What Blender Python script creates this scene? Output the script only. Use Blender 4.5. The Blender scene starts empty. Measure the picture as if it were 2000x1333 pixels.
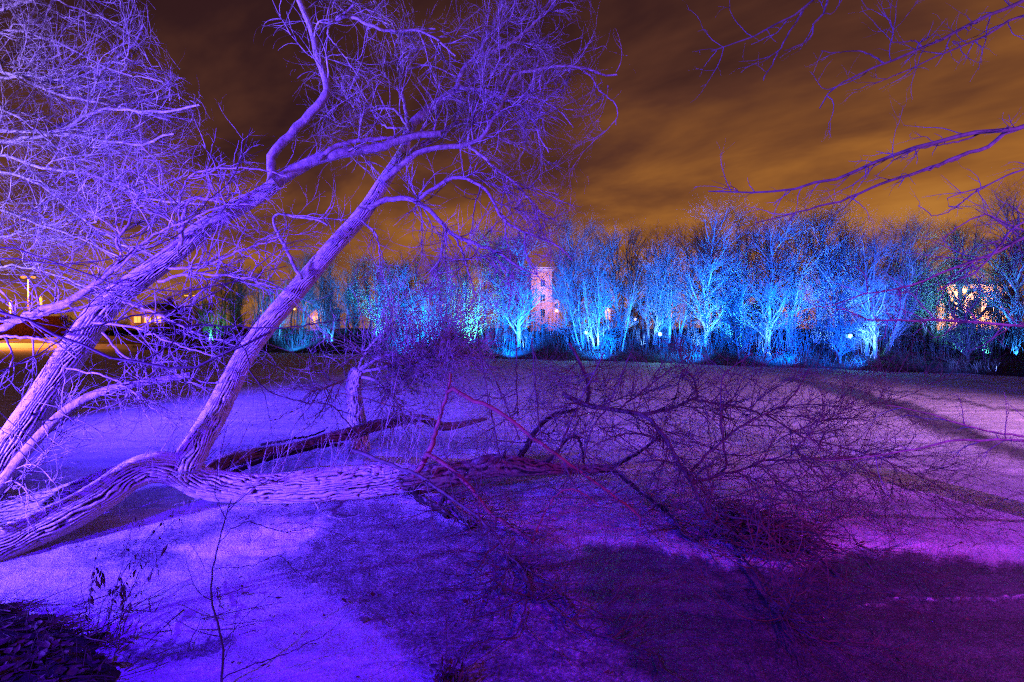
import bpy, math, random
import numpy as np
from mathutils import Vector
rng = np.random.default_rng(7)
random.seed(7)
S = bpy.context.scene
COL = S.collection
R = math.radians
# ------------------------------------------------------------------ camera, sky, lights, exposure
HC, HY, F = 2.4, 650.0, 889.0          # camera height, horizon row, focal length in photo pixels
cam = bpy.data.objects.new("camera", bpy.data.cameras.new("camera"))
COL.objects.link(cam); S.camera = cam
cam.location = (0, 0, HC); cam.rotation_euler = (R(90), 0, 0)
cam.data.sensor_width = 36.0; cam.data.lens = 36.0 * F / 2000.0
cam.data.shift_y = -(666.5 - HY) / 2000.0
cam.data.clip_start = 0.05; cam.data.clip_end = 5000
S.view_settings.view_transform = 'Standard'; S.view_settings.look = 'None'
S.view_settings.exposure = 0.0; S.view_settings.gamma = 1.0
S.render.engine = 'CYCLES'
S.cycles.max_bounces = 4; S.cycles.diffuse_bounces = 2; S.cycles.glossy_bounces = 2
S.cycles.caustics_reflective = False; S.cycles.caustics_refractive = False
S.cycles.sample_clamp_indirect = 2.0; S.cycles.sample_clamp_direct = 25.0
S.cycles.use_denoising = False; S.cycles.denoiser = 'OPENIMAGEDENOISE'; S.cycles.denoising_prefilter = 'ACCURATE'
S.cycles.pixel_filter_type = 'BLACKMAN_HARRIS'; S.cycles.filter_width = 1.3

W = bpy.data.worlds.new("World"); S.world = W; W.use_nodes = True
def world():
    nt = W.node_tree; N = nt.nodes; L = nt.links
    bg = N["Background"]
    tc = N.new("ShaderNodeTexCoord"); sp = N.new("ShaderNodeSeparateXYZ"); L.new(tc.outputs["Generated"], sp.inputs[0])
    def m(op, a, b=None, c=None, clamp=False):
        n = N.new("ShaderNodeMath"); n.operation = op; n.use_clamp = clamp
        for i, v in enumerate((a, b, c)):
            if v is None: continue
            if isinstance(v, (int, float)): n.inputs[i].default_value = v
            else: L.new(v, n.inputs[i])
        return n.outputs[0]
    x, y, z = sp.outputs
    zz = m('ADD', m('MAXIMUM', z, 0.0), 0.16)
    u = m('DIVIDE', x, zz); v = m('DIVIDE', y, zz)
    # cloud streets drawn out by the wind along one bearing
    a = R(-52); ca, sa = math.sin(a), math.cos(a)
    along = m('ADD', m('MULTIPLY', u, ca), m('MULTIPLY', v, sa))
    across = m('SUBTRACT', m('MULTIPLY', u, sa), m('MULTIPLY', v, ca))
    cb = N.new("ShaderNodeCombineXYZ")
    L.new(m('MULTIPLY', along, 0.75), cb.inputs[0]); L.new(m('MULTIPLY', across, 1.2), cb.inputs[1])
    no = N.new("ShaderNodeTexNoise"); no.inputs["Scale"].default_value = 1.7; no.inputs["Detail"].default_value = 5
    no.inputs["Roughness"].default_value = 0.56; no.inputs["Distortion"].default_value = 0.25
    L.new(cb.outputs[0], no.inputs["Vector"])
    # height above the skyline, shifted by cloud and by bearing (town glow lies to the right)
    e = m('ADD', z, m('MULTIPLY', m('SUBTRACT', no.outputs[0], 0.5), 0.72))
    e = m('ADD', e, m('MULTIPLY', m('SUBTRACT', 0.36, x), 0.18))
    cr = N.new("ShaderNodeValToRGB"); L.new(e, cr.inputs[0])
    el = cr.color_ramp.elements
    pts = [(0.00, (0.46, 0.185, 0.035)), (0.16, (0.34, 0.125, 0.026)), (0.30, (0.20, 0.070, 0.022)),
           (0.44, (0.095, 0.032, 0.019)), (0.60, (0.034, 0.0115, 0.0125)), (0.85, (0.022, 0.0065, 0.0085))]
    el[0].position, el[0].color = pts[0][0], (*pts[0][1], 1)
    el[1].position, el[1].color = pts[-1][0], (*pts[-1][1], 1)
    for p, c in pts[1:-1]:
        q = el.new(p); q.color = (*c, 1)
    L.new(cr.outputs[0], bg.inputs["Color"]); bg.inputs["Strength"].default_value = 1.0
world()

def spot(loc, aim, col, power, angle=120, blend=0.6, rad=0.08, name="flood_lamp", kind='SPOT'):
    l = bpy.data.lights.new(name, kind); l.color = col; l.energy = power; l.shadow_soft_size = rad
    if kind == 'SPOT': l.spot_size = R(angle); l.spot_blend = blend
    o = bpy.data.objects.new(name, l); COL.objects.link(o); o.location = loc
    if aim is not None:
        o.rotation_euler = (Vector(aim) - Vector(loc)).to_track_quat('-Z', 'Y').to_euler()
    return o
def P(px, py, Y): return np.array([(px - 1000) / F * Y, Y, HC - (py - HY) / F * Y])
# coloured floodlights of the near bank and an added pink fill, all outside the frame
spot((-7.4, 1.9, 1.25), (-2.4, 7.3, 4.0), (0.088, 0.037, 1.0), 22500, 102, 0.85)    # violet-blue, low on the bank, left
spot((-11.5, 4.6, 1.8), (-8.0, 7.6, 6.0), (0.27, 0.19, 1.0), 10500, 95, 0.7)            # violet-blue, under the left-hand tree
spot((-14.0, 9.5, 4.6), (0.0, 17.0, 1.0), (0.055, 0.022, 1.0), 32000, 104, 1.0)        # blue, across the ice from the left
spot((-5.0, -1.0, 4.2), (0.2, 7.4, 0.6), (0.05, 0.0, 1.0), 6000, 96, 0.8)              # deep blue, left of the photographer
spot((6.0, -1.5, 3.4), (3.4, 4.2, 0.0), (0.85, 0.0, 0.62), 1500, 72, 1.0)               # red, right of the photographer
spot((19.0, 7.0, 7.0), (7.0, 18.0, 0.0), (0.92, 0.36, 0.95), 8500, 95, 0.9, 0.2)         # pinkish fill light, added out of view to lift the far ice
spot((9.0, 1.0, 4.5), (5.0, 9.5, 0.0), (0.42, 0.06, 1.0), 3000, 122, 0.9)               # violet, right bank

# ------------------------------------------------------------------ materials
def mat(name, base, rough=0.85, var=None, scale=4.0, bump=0.0, bscale=40.0, attr=None, spec=0.3, emit=None, es=1.0):
    m_ = bpy.data.materials.new(name); m_.use_nodes = True
    nt = m_.node_tree; N = nt.nodes; L = nt.links; b = N["Principled BSDF"]
    b.inputs["Base Color"].default_value = (*base, 1); b.inputs["Roughness"].default_value = rough
    b.inputs["Specular IOR Level"].default_value = spec
    if emit:
        m_.cycles.emission_sampling = 'NONE'
        b.inputs["Emission Color"].default_value = (*emit, 1); b.inputs["Emission Strength"].default_value = es
    if var or bump:
        if attr:
            tc = N.new("ShaderNodeAttribute"); tc.attribute_name = attr; vec = tc.outputs["Vector"]
        else:
            tc = N.new("ShaderNodeTexCoord"); vec = tc.outputs["Object"]
    if var:
        n = N.new("ShaderNodeTexNoise"); n.inputs["Scale"].default_value = scale; n.inputs["Detail"].default_value = 6
        n.inputs["Roughness"].default_value = 0.65
        L.new(vec, n.inputs["Vector"])
        cr = N.new("ShaderNodeValToRGB"); L.new(n.outputs[0], cr.inputs[0])
        cr.color_ramp.elements[0].position = 0.34; cr.color_ramp.elements[0].color = (*base, 1)
        cr.color_ramp.elements[1].position = 0.66; cr.color_ramp.elements[1].color = (*var, 1)
        L.new(cr.outputs[0], b.inputs["Base Color"])
    if bump:
        n = N.new("ShaderNodeTexNoise"); n.inputs["Scale"].default_value = bscale; n.inputs["Detail"].default_value = 5
        L.new(vec, n.inputs["Vector"])
        bp = N.new("ShaderNodeBump"); bp.inputs["Strength"].default_value = bump; bp.inputs["Distance"].default_value = 0.02
        L.new(n.outputs[0], bp.inputs["Height"]); L.new(bp.outputs[0], b.inputs["Normal"])
    return m_
def bark_material(name, dark, light, frost):
    """furrowed bark: dark grooves, paler plate tops; the 'furrow' attribute is the modelled groove depth"""
    m_ = bpy.data.materials.new(name); m_.use_nodes = True
    nt = m_.node_tree; N = nt.nodes; L = nt.links; b = N["Principled BSDF"]; b.inputs["Roughness"].default_value = 0.9
    b.inputs["Specular IOR Level"].default_value = 0.2
    at = N.new("ShaderNodeAttribute"); at.attribute_name = "furrow"
    tc = N.new("ShaderNodeTexCoord")
    n = N.new("ShaderNodeTexNoise"); n.inputs["Scale"].default_value = 22; n.inputs["Detail"].default_value = 7
    n.inputs["Roughness"].default_value = 0.7
    L.new(tc.outputs["Object"], n.inputs["Vector"])
    ad = N.new("ShaderNodeMath"); ad.operation = 'MULTIPLY_ADD'; L.new(n.outputs[0], ad.inputs[0]); ad.inputs[1].default_value = 0.7
    L.new(at.outputs["Fac"], ad.inputs[2])
    cr = N.new("ShaderNodeValToRGB"); L.new(ad.outputs[0], cr.inputs[0])
    e = cr.color_ramp.elements
    e[0].position = 0.50; e[0].color = (*dark, 1); e[1].position = 1.25; e[1].color = (*light, 1)
    q = e.new(0.72); q.color = (*[0.5 * (a + c) for a, c in zip(dark, light)], 1)
    mx = N.new("ShaderNodeMixRGB"); mx.inputs[2].default_value = (0.7, 0.7, 0.72, 1)
    ge = N.new("ShaderNodeNewGeometry"); sp = N.new("ShaderNodeSeparateXYZ"); L.new(ge.outputs["Normal"], sp.inputs[0])
    n2 = N.new("ShaderNodeTexNoise"); n2.inputs["Scale"].default_value = 9; n2.inputs["Detail"].default_value = 8
    L.new(tc.outputs["Object"], n2.inputs["Vector"])
    a1 = N.new("ShaderNodeMath"); a1.operation = 'MULTIPLY'; L.new(sp.outputs[2], a1.inputs[0]); L.new(n2.outputs[0], a1.inputs[1])
    c2 = N.new("ShaderNodeMapRange"); L.new(a1.outputs[0], c2.inputs[0]); c2.inputs[1].default_value = 0.36; c2.inputs[2].default_value = 0.52
    c2.inputs[4].default_value = frost
    L.new(c2.outputs[0], mx.inputs[0]); L.new(cr.outputs[0], mx.inputs[1]); L.new(mx.outputs[0], b.inputs["Base Color"])
    bp = N.new("ShaderNodeBump"); bp.inputs["Strength"].default_value = 0.7; bp.inputs["Distance"].default_value = 0.01
    n3 = N.new("ShaderNodeTexNoise"); n3.inputs["Scale"].default_value = 70; n3.inputs["Detail"].default_value = 5
    L.new(tc.outputs["Object"], n3.inputs["Vector"])
    L.new(n3.outputs[0], bp.inputs["Height"]); L.new(bp.outputs[0], b.inputs["Normal"])
    return m_
M = {}
M['bark'] = bark_material("furrowed_bark", (0.03, 0.024, 0.022), (0.50, 0.47, 0.45), 0.35)
M['dark_shade_bark'] = bark_material("dark_shade_bark", (0.014, 0.008, 0.008), (0.15, 0.085, 0.075), 0.25)  # dark bark whose tone also carries painted shade
M['limb'] = mat("limb_bark", (0.16, 0.13, 0.12), 0.85, (0.40, 0.36, 0.33), 14, 0.5, 60)
M['twig'] = mat("twig_bark", (0.07, 0.05, 0.045), 0.8, (0.44, 0.39, 0.35), 6)
M['dark_twig'] = mat("dark_twig_bark", (0.05, 0.032, 0.03), 0.75, (0.11, 0.075, 0.07), 10)
M['grey_twig'] = mat("grey_twig_bark", (0.09, 0.085, 0.10), 0.8, (0.24, 0.23, 0.26), 9)
M['red_lit_twig'] = mat("red_lit_bark", (0.14, 0.025, 0.03), 0.7, (0.26, 0.07, 0.07), 9)  # the red lamp's light is painted into this twig colour
M['far_bark'] = mat("pale_smooth_bark", (0.20, 0.19, 0.17), 0.85, (0.46, 0.45, 0.42), 1.3)
M['far_twig'] = mat("far_twig_bark", (0.22, 0.20, 0.18), 0.85)
M['dead_leaf'] = mat("dead_leaf", (0.03, 0.018, 0.012), 0.7, (0.13, 0.07, 0.045), 9)
M['litter'] = mat("leaf_litter", (0.012, 0.009, 0.007), 0.9, (0.05, 0.035, 0.028), 6, 0.8, 30)
M['bank'] = mat("bank_soil", (0.016, 0.014, 0.010), 0.95, (0.055, 0.048, 0.035), 1.2, 0.8, 6)
M['reed'] = mat("dry_reed", (0.045, 0.028, 0.018), 0.9, (0.12, 0.075, 0.045), 2)
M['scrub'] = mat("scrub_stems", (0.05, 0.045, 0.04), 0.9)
M['plaster'] = mat("pink_plaster", (0.46, 0.34, 0.29), 0.9, (0.55, 0.42, 0.36), 1.5, 0.3, 8)
M['plaster2'] = mat("ochre_plaster", (0.40, 0.27, 0.18), 0.9, (0.48, 0.33, 0.22), 1.5, 0.3, 8)
M['brick'] = mat("red_brick", (0.12, 0.025, 0.02), 0.9, (0.20, 0.05, 0.04), 3, 0.3, 8)
M['roof'] = mat("roof_tile", (0.05, 0.04, 0.045), 0.9, (0.12, 0.10, 0.11), 2)
M['snow'] = mat("roof_snow", (0.62, 0.62, 0.66), 0.8, (0.75, 0.75, 0.78), 2)
M['trim'] = mat("painted_trim", (0.55, 0.50, 0.46), 0.7, (0.62, 0.58, 0.53), 3)
M['glass'] = mat("dark_window_glass", (0.02, 0.02, 0.025), 0.12, spec=0.6)
M['lit_glass'] = mat("lit_window", (0.6, 0.4, 0.2), 0.6, emit=(1.0, 0.45, 0.10), es=1.5)
M['dark_metal'] = mat("dark_painted_metal", (0.018, 0.018, 0.02), 0.6, (0.03, 0.03, 0.03), 6)
M['metal'] = mat("grey_metal", (0.12, 0.12, 0.13), 0.5, (0.2, 0.2, 0.21), 6)
M['sodium'] = mat("sodium_lamp_glass", (0.03, 0.02, 0.01), 0.5, emit=(1.0, 0.34, 0.025), es=1.35)
M['warm'] = mat("warm_lamp_glass", (0.03, 0.02, 0.01), 0.5, emit=(1.0, 0.50, 0.13), es=3.2)
M['strip'] = mat("post_lamp_glass", (0.8, 0.6, 0.4), 0.5, emit=(1.0, 0.42, 0.06), es=2.0)
M['cyan'] = mat("cyan_flood_lens", (0.03, 0.05, 0.05), 0.4, emit=(0.25, 0.95, 1.0), es=12.0)
M['asphalt'] = mat("asphalt", (0.04, 0.04, 0.042), 0.9, (0.065, 0.063, 0.06), 3)

# ------------------------------------------------------------------ mesh helpers
def link(name, verts, quads, m=None, parent=None, tris=None, smooth=True, attrs=None):
    verts = np.asarray(verts, np.float32)
    me = bpy.data.meshes.new(name)
    q = np.asarray(quads, np.int32).reshape(-1, 4) if quads is not None and len(quads) else np.zeros((0, 4), np.int32)
    t = np.asarray(tris, np.int32).reshape(-1, 3) if tris is not None and len(tris) else np.zeros((0, 3), np.int32)
    me.vertices.add(len(verts)); me.vertices.foreach_set("co", verts.ravel())
    me.loops.add(q.size + t.size); me.loops.foreach_set("vertex_index", np.concatenate([q.ravel(), t.ravel()]))
    me.polygons.add(len(q) + len(t))
    st = np.concatenate([np.arange(len(q)) * 4, q.size + np.arange(len(t)) * 3]).astype(np.int32)
    me.polygons.foreach_set("loop_start", st)
    me.polygons.foreach_set("use_smooth", np.full(len(q) + len(t), smooth))
    for k, v in (attrs or {}).items():
        a = me.attributes.new(k, 'FLOAT', 'POINT'); a.data.foreach_set("value", np.asarray(v, np.float32).ravel())
    me.update(calc_edges=True); me.validate()
    if m is not None: me.materials.append(m)
    o = bpy.data.objects.new(name, me); COL.objects.link(o)
    if parent is not None:
        o.parent = parent
        o.matrix_parent_inverse = parent.matrix_basis.inverted()
    return o
def tag(o, label=None, cat=None, group=None, kind=None):
    for k, v in (("label", label), ("category", cat), ("group", group), ("kind", kind)):
        if v: o[k] = v
    return o
def thing(name, loc, label, cat, group=None):
    o = bpy.data.objects.new(name, None); COL.objects.link(o); o.location = tuple(loc); o.empty_display_size = 0.2
    return tag(o, label, cat, group)
def norm(v): return v / np.maximum(np.linalg.norm(v, axis=-1, keepdims=True), 1e-9)
def cat_mesh(parts):
    V, Q, n = [], [], 0
    for v, q in parts:
        V.append(v); Q.append(q + n); n += len(v)
    return (np.concatenate(V), np.concatenate(Q)) if V else (np.zeros((0, 3)), np.zeros((0, 4), int))
def tubes(pts, rad, K=3):
    """pts (N,P,3), rad (N,P) -> verts, quads"""
    N, Pn, _ = pts.shape
    tan = norm(np.gradient(pts, axis=1))
    mean = norm(tan.mean(1)); ref = np.where(np.abs(mean[:, 2:3]) < 0.8, [[0, 0, 1.0]], [[1.0, 0, 0]])
    n1 = norm(np.cross(tan, ref[:, None, :])); n2 = np.cross(tan, n1)
    a = np.arange(K) / K * 2 * np.pi
    v = pts[:, :, None, :] + rad[:, :, None, None] * (np.cos(a)[None, None, :, None] * n1[:, :, None, :] + np.sin(a)[None, None, :, None] * n2[:, :, None, :])
    i = np.arange(N)[:, None, None] * Pn * K; p = np.arange(Pn - 1)[None, :, None] * K; k = np.arange(K)[None, None, :]; k2 = (k + 1) % K
    q = np.stack([i + p + k, i + p + k2, i + p + K + k2, i + p + K + k], -1)
    return v.reshape(-1, 3), q.reshape(-1, 4)
def resample(pts, n, smooth=True):
    """Catmull-Rom through the given points, n samples evenly by length"""
    p = np.asarray(pts, float)
    if smooth and len(p) > 2:
        e = np.vstack([2 * p[0] - p[1], p, 2 * p[-1] - p[-2]]); out = []
        for i in range(1, len(e) - 2):
            t = np.linspace(0, 1, 12, endpoint=False)[:, None]
            a, b, c, d = e[i - 1], e[i], e[i + 1], e[i + 2]
            out.append(0.5 * (2 * b + (c - a) * t + (2 * a - 5 * b + 4 * c - d) * t**2 + (3 * b - a - 3 * c + d) * t**3))
        p = np.vstack(out + [p[-1:]])
    s = np.r_[0, np.cumsum(np.linalg.norm(np.diff(p, axis=0), axis=1))]
    u = np.linspace(0, s[-1], n)
    return np.stack([np.interp(u, s, p[:, k]) for k in range(3)], 1)
PB = 28
SLIM = 0.76
class Limbs:
    """a set of traced limbs: image waypoints with a depth, turned into 3-D axes"""
    def __init__(self): self.pts, self.rad = [], []
    def add(self, way, Y0, Y1, w0, w1, wob=0.012):
        n = len(way); xy = np.array([(w[0], w[1]) for w in way], float)
        s = np.r_[0, np.cumsum(np.hypot(*np.diff(xy, axis=0).T))]; s /= s[-1]
        Y = Y0 + (Y1 - Y0) * s
        Y = np.where(xy[:, 1] > HY + 40, np.minimum(Y, (HC - 0.035) * F / np.maximum(xy[:, 1] - HY, 1)), Y)   # never below the ice
        p = resample([P(x, y, d) for (x, y), d in zip(xy, Y)], PB)
        ln = np.linalg.norm(np.diff(p, axis=0), axis=1).sum()
        j = rng.normal(0, wob * min(1, ln), (PB, 3)); j[0] = j[-1] = 0
        p = p + 0.5 * j
        t = np.linspace(0, 1, PB)
        r = 0.5 * (w0 + (w1 - w0) * t) / F * (Y0 + (Y1 - Y0) * t) * SLIM / np.sqrt(1 + (p[:, 0] / p[:, 1]) ** 2)
        self.pts.append(p); self.rad.append(r); return self
    def batch(self): return np.array(self.pts), np.array(self.rad)
def grow(par, n, L, ang, Pn, r, wander=0.12, trop=(0, 0, 0), tmin=0.15, tmax=1.0, curl=0.1, weight=None, taper=0.25, rcap=0.8, lenfall=0.0):
    pts, rad = par; N, Pp, _ = pts.shape
    ln = np.linalg.norm(np.diff(pts, axis=1), axis=2).sum(1)
    w = ln if weight is None else ln * weight
    i = rng.choice(N, n, p=w / w.sum())
    t = rng.uniform(tmin, tmax, n); f = t * (Pp - 1); k = np.minimum(f.astype(int), Pp - 2); fr = (f - k)[:, None]
    a, b = pts[i, k], pts[i, k + 1]; p = a + (b - a) * fr; tan = norm(b - a)
    pr = rad[i, k] * (1 - fr[:, 0]) + rad[i, k + 1] * fr[:, 0]
    rnd = norm(rng.normal(size=(n, 3))); perp = norm(rnd - (rnd * tan).sum(1, keepdims=True) * tan)
    th = R(1) * rng.uniform(*ang, n)[:, None]
    d = tan * np.cos(th) + perp * np.sin(th)
    ll = rng.uniform(*L, n) * (1 - lenfall * t); st = (ll / (Pn - 1))[:, None]
    cv = norm(rng.normal(size=(n, 3))) * curl; tr = np.asarray(trop, float)
    out = [p]
    for _ in range(Pn - 1):
        d = norm(d + wander * rng.normal(size=(n, 3)) + cv + tr)
        p = p + d * st; out.append(p)
    r0 = np.minimum(rng.uniform(0.75, 1.25, n) * r, pr * rcap)
    R_ = r0[:, None] * np.linspace(1, taper, Pn)[None]
    return np.stack(out, 1), R_
_tab = rng.random((256, 256))
def vnoise(u, v, pu):
    """value noise, periodic in u with period pu"""
    iu = np.floor(u).astype(int); iv = np.floor(v).astype(int); fu = u - iu; fv = v - iv
    fu = fu * fu * (3 - 2 * fu); fv = fv * fv * (3 - 2 * fv)
    a = _tab[iu % pu, iv % 256]; b = _tab[(iu + 1) % pu, iv % 256]; c = _tab[iu % pu, (iv + 1) % 256]; d = _tab[(iu + 1) % pu, (iv + 1) % 256]
    return (a * (1 - fu) + b * fu) * (1 - fv) + (c * (1 - fu) + d * fu) * fv
def trunk_mesh(name, axis, radii, m, parent, K=110, step=0.016, depth=0.018, nu=20, lump=0.05, cap=False, twist=0.6):
    """one thick stem with modelled bark furrows running along it"""
    ax = np.asarray(axis, float); ln = np.linalg.norm(np.diff(ax, axis=0), axis=1).sum()
    n = max(12, int(ln / step)); p = resample(ax, n)
    s0 = np.r_[0, np.cumsum(np.linalg.norm(np.diff(ax, axis=0), axis=1))]; s0 /= s0[-1]
    t = np.linspace(0, 1, n); r = np.interp(t, s0, radii)
    tan = norm(np.gradient(p, axis=0)); n1 = np.zeros_like(tan); v = np.cross(tan[0], [0.3, 0.9, 0.1]); v /= np.linalg.norm(v)
    for i in range(n):
        v = v - tan[i] * v.dot(tan[i]); v /= np.linalg.norm(v); n1[i] = v
    n2 = np.cross(tan, n1)
    a = np.arange(K) / K
    vv = (t * ln)[:, None] + 0 * a[None]; uu = 0 * vv + a[None] + twist * 0.1 * np.sin(vv * 1.3)
    off = rng.integers(0, 200)
    w = vnoise(uu * 7, vv * 3 + off, 7)
    # interlacing furrows: stripes along the stem whose phase wanders
    w2 = vnoise(uu * 13, vv * 5.5 + off + 31, 13); w3 = vnoise(uu * 29, vv * 15 + off + 77, 29)
    ph = 2 * np.pi * uu * nu + 10 * (w - 0.5) + 8 * (w2 - 0.5) + 3.6 * (w3 - 0.5)
    g = np.clip((0.5 + 0.5 * np.cos(ph) - 0.30) / 0.5, 0, 1) * (0.40 + 0.9 * w3)
    cross = np.clip((vnoise(uu * 24, vv * 22 + off, 24) - 0.80) / 0.12, 0, 1)      # cracks across the plates
    g = np.clip(np.maximum(g, 0.8 * cross), 0, 1)
    plate = 1 - g
    lum = sum(np.sin(2 * np.pi * k * uu + ph + vv * fq) for k, ph, fq in ((1, 0.3, 2.1), (2, 1.7, -3.0), (3, 4.0, 4.3))) / 3
    rr = r[:, None] * (1 + lump * lum) - depth * np.minimum(1, r[:, None] / 0.15) * g ** 1.3
    ang = 2 * np.pi * a
    V = p[:, None] + rr[..., None] * (np.cos(ang)[None, :, None] * n1[:, None] + np.sin(ang)[None, :, None] * n2[:, None])
    V = V.reshape(-1, 3); i = np.arange(n - 1)[:, None] * K; k = np.arange(K)[None]; k2 = (k + 1) % K
    Q = np.stack([i + k, i + k2, i + K + k2, i + K + k], -1).reshape(-1, 4)
    fur = plate.reshape(-1); T = []
    if cap:
        V = np.vstack([V, p[-1] + tan[-1] * 0.02]); fur = np.r_[fur, 0.2]
        b0 = (n - 1) * K; T = [(b0 + j, b0 + (j + 1) % K, len(V) - 1) for j in range(K)]
    return link(name, V, Q, m, parent, tris=T, attrs={"furrow": fur})
def box(x0, x1, y0, y1, z0, z1):
    v = np.array([(x, y, z) for z in (z0, z1) for y in (y0, y1) for x in (x0, x1)], float)
    q = np.array([(0, 2, 3, 1), (4, 5, 7, 6), (0, 1, 5, 4), (2, 6, 7, 3), (0, 4, 6, 2), (1, 3, 7, 5)])
    return v, q
def cyl(x, y, z0, z1, r0, r1=None, K=12):
    r1 = r0 if r1 is None else r1
    return lathe(x, y, [(z0, r0), (z1, r1)], K)
def lathe(x, y, prof, K=14):
    prof = [(prof[0][0], 1e-4)] + list(prof) + [(prof[-1][0], 1e-4)]
    a = np.arange(K) / K * 2 * np.pi
    v = np.concatenate([np.stack([x + r * np.cos(a), y + r * np.sin(a), np.full(K, z)], 1) for z, r in prof])
    i = np.arange(len(prof) - 1)[:, None] * K; k = np.arange(K)[None]; k2 = (k + 1) % K
    return v, np.stack([i + k, i + k2, i + K + k2, i + K + k], -1).reshape(-1, 4)

# ------------------------------------------------------------------ lake ice and terrain
SX = np.array([-6000, -1500, -600, 0, 330, 600, 900, 1150, 1450, 1800, 2000, 2600, 4000, 9000], float)
SY = np.array([90, 86, 78, 70, 61, 53, 43, 38.8, 32.8, 27.3, 25, 21, 16, 9], float)
def shore(px): return np.interp(px, SX, SY) + 0.35 * np.sin(px * 0.021) + 0.2 * np.sin(px * 0.067 + 1)
def height(X, Y):
    px = 1000 + F * X / np.maximum(Y, 1.0); d = Y - shore(px)
    h = 0.12 + 2.9 * (1 - np.exp(-np.maximum(d, 0) / 9.0)) + 0.010 * np.maximum(d - 30, 0)
    h = h + 0.10 * np.sin(X * 0.9 + 0.5 * Y) * np.clip(d / 4, 0, 1) + 0.06 * np.sin(X * 2.1 - Y * 1.3)* np.clip(d / 3, 0, 1)
    return np.where(d < 0, np.maximum(-0.25, 0.12 + d * 0.6), h)
def poly_dist(px, py, poly):
    """signed distance in photo pixels (inside > 0)"""
    poly = np.asarray(poly, float); d = np.full(px.shape, 1e9); ins = np.zeros(px.shape, bool)
    for (x1, y1), (x2, y2) in zip(poly, np.roll(poly, -1, 0)):
        ex, ey = x2 - x1, y2 - y1; t = np.clip(((px - x1) * ex + (py - y1) * ey) / (ex * ex + ey * ey), 0, 1)
        d = np.minimum(d, np.hypot(px - x1 - t * ex, py - y1 - t * ey))
        c = (y1 > py) != (y2 > py)
        xx = np.where(c, x1 + (py - y1) * ex / (ey if ey else 1e-9), 0)
        ins ^= c & (px < xx)
    return np.where(ins, d, -d)
def line_dist(px, py, line):
    d = np.full(px.shape, 1e9)
    for (x1, y1), (x2, y2) in zip(line[:-1], line[1:]):
        ex, ey = x2 - x1, y2 - y1; t = np.clip(((px - x1) * ex + (py - y1) * ey) / (ex * ex + ey * ey), 0, 1)
        d = np.minimum(d, np.hypot(px - x1 - t * ex, py - y1 - t * ey))
    return d
def G(px, py):
    Y = HC * F / (py - HY); return np.array([(px - 1000) / F * Y, Y])
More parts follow.
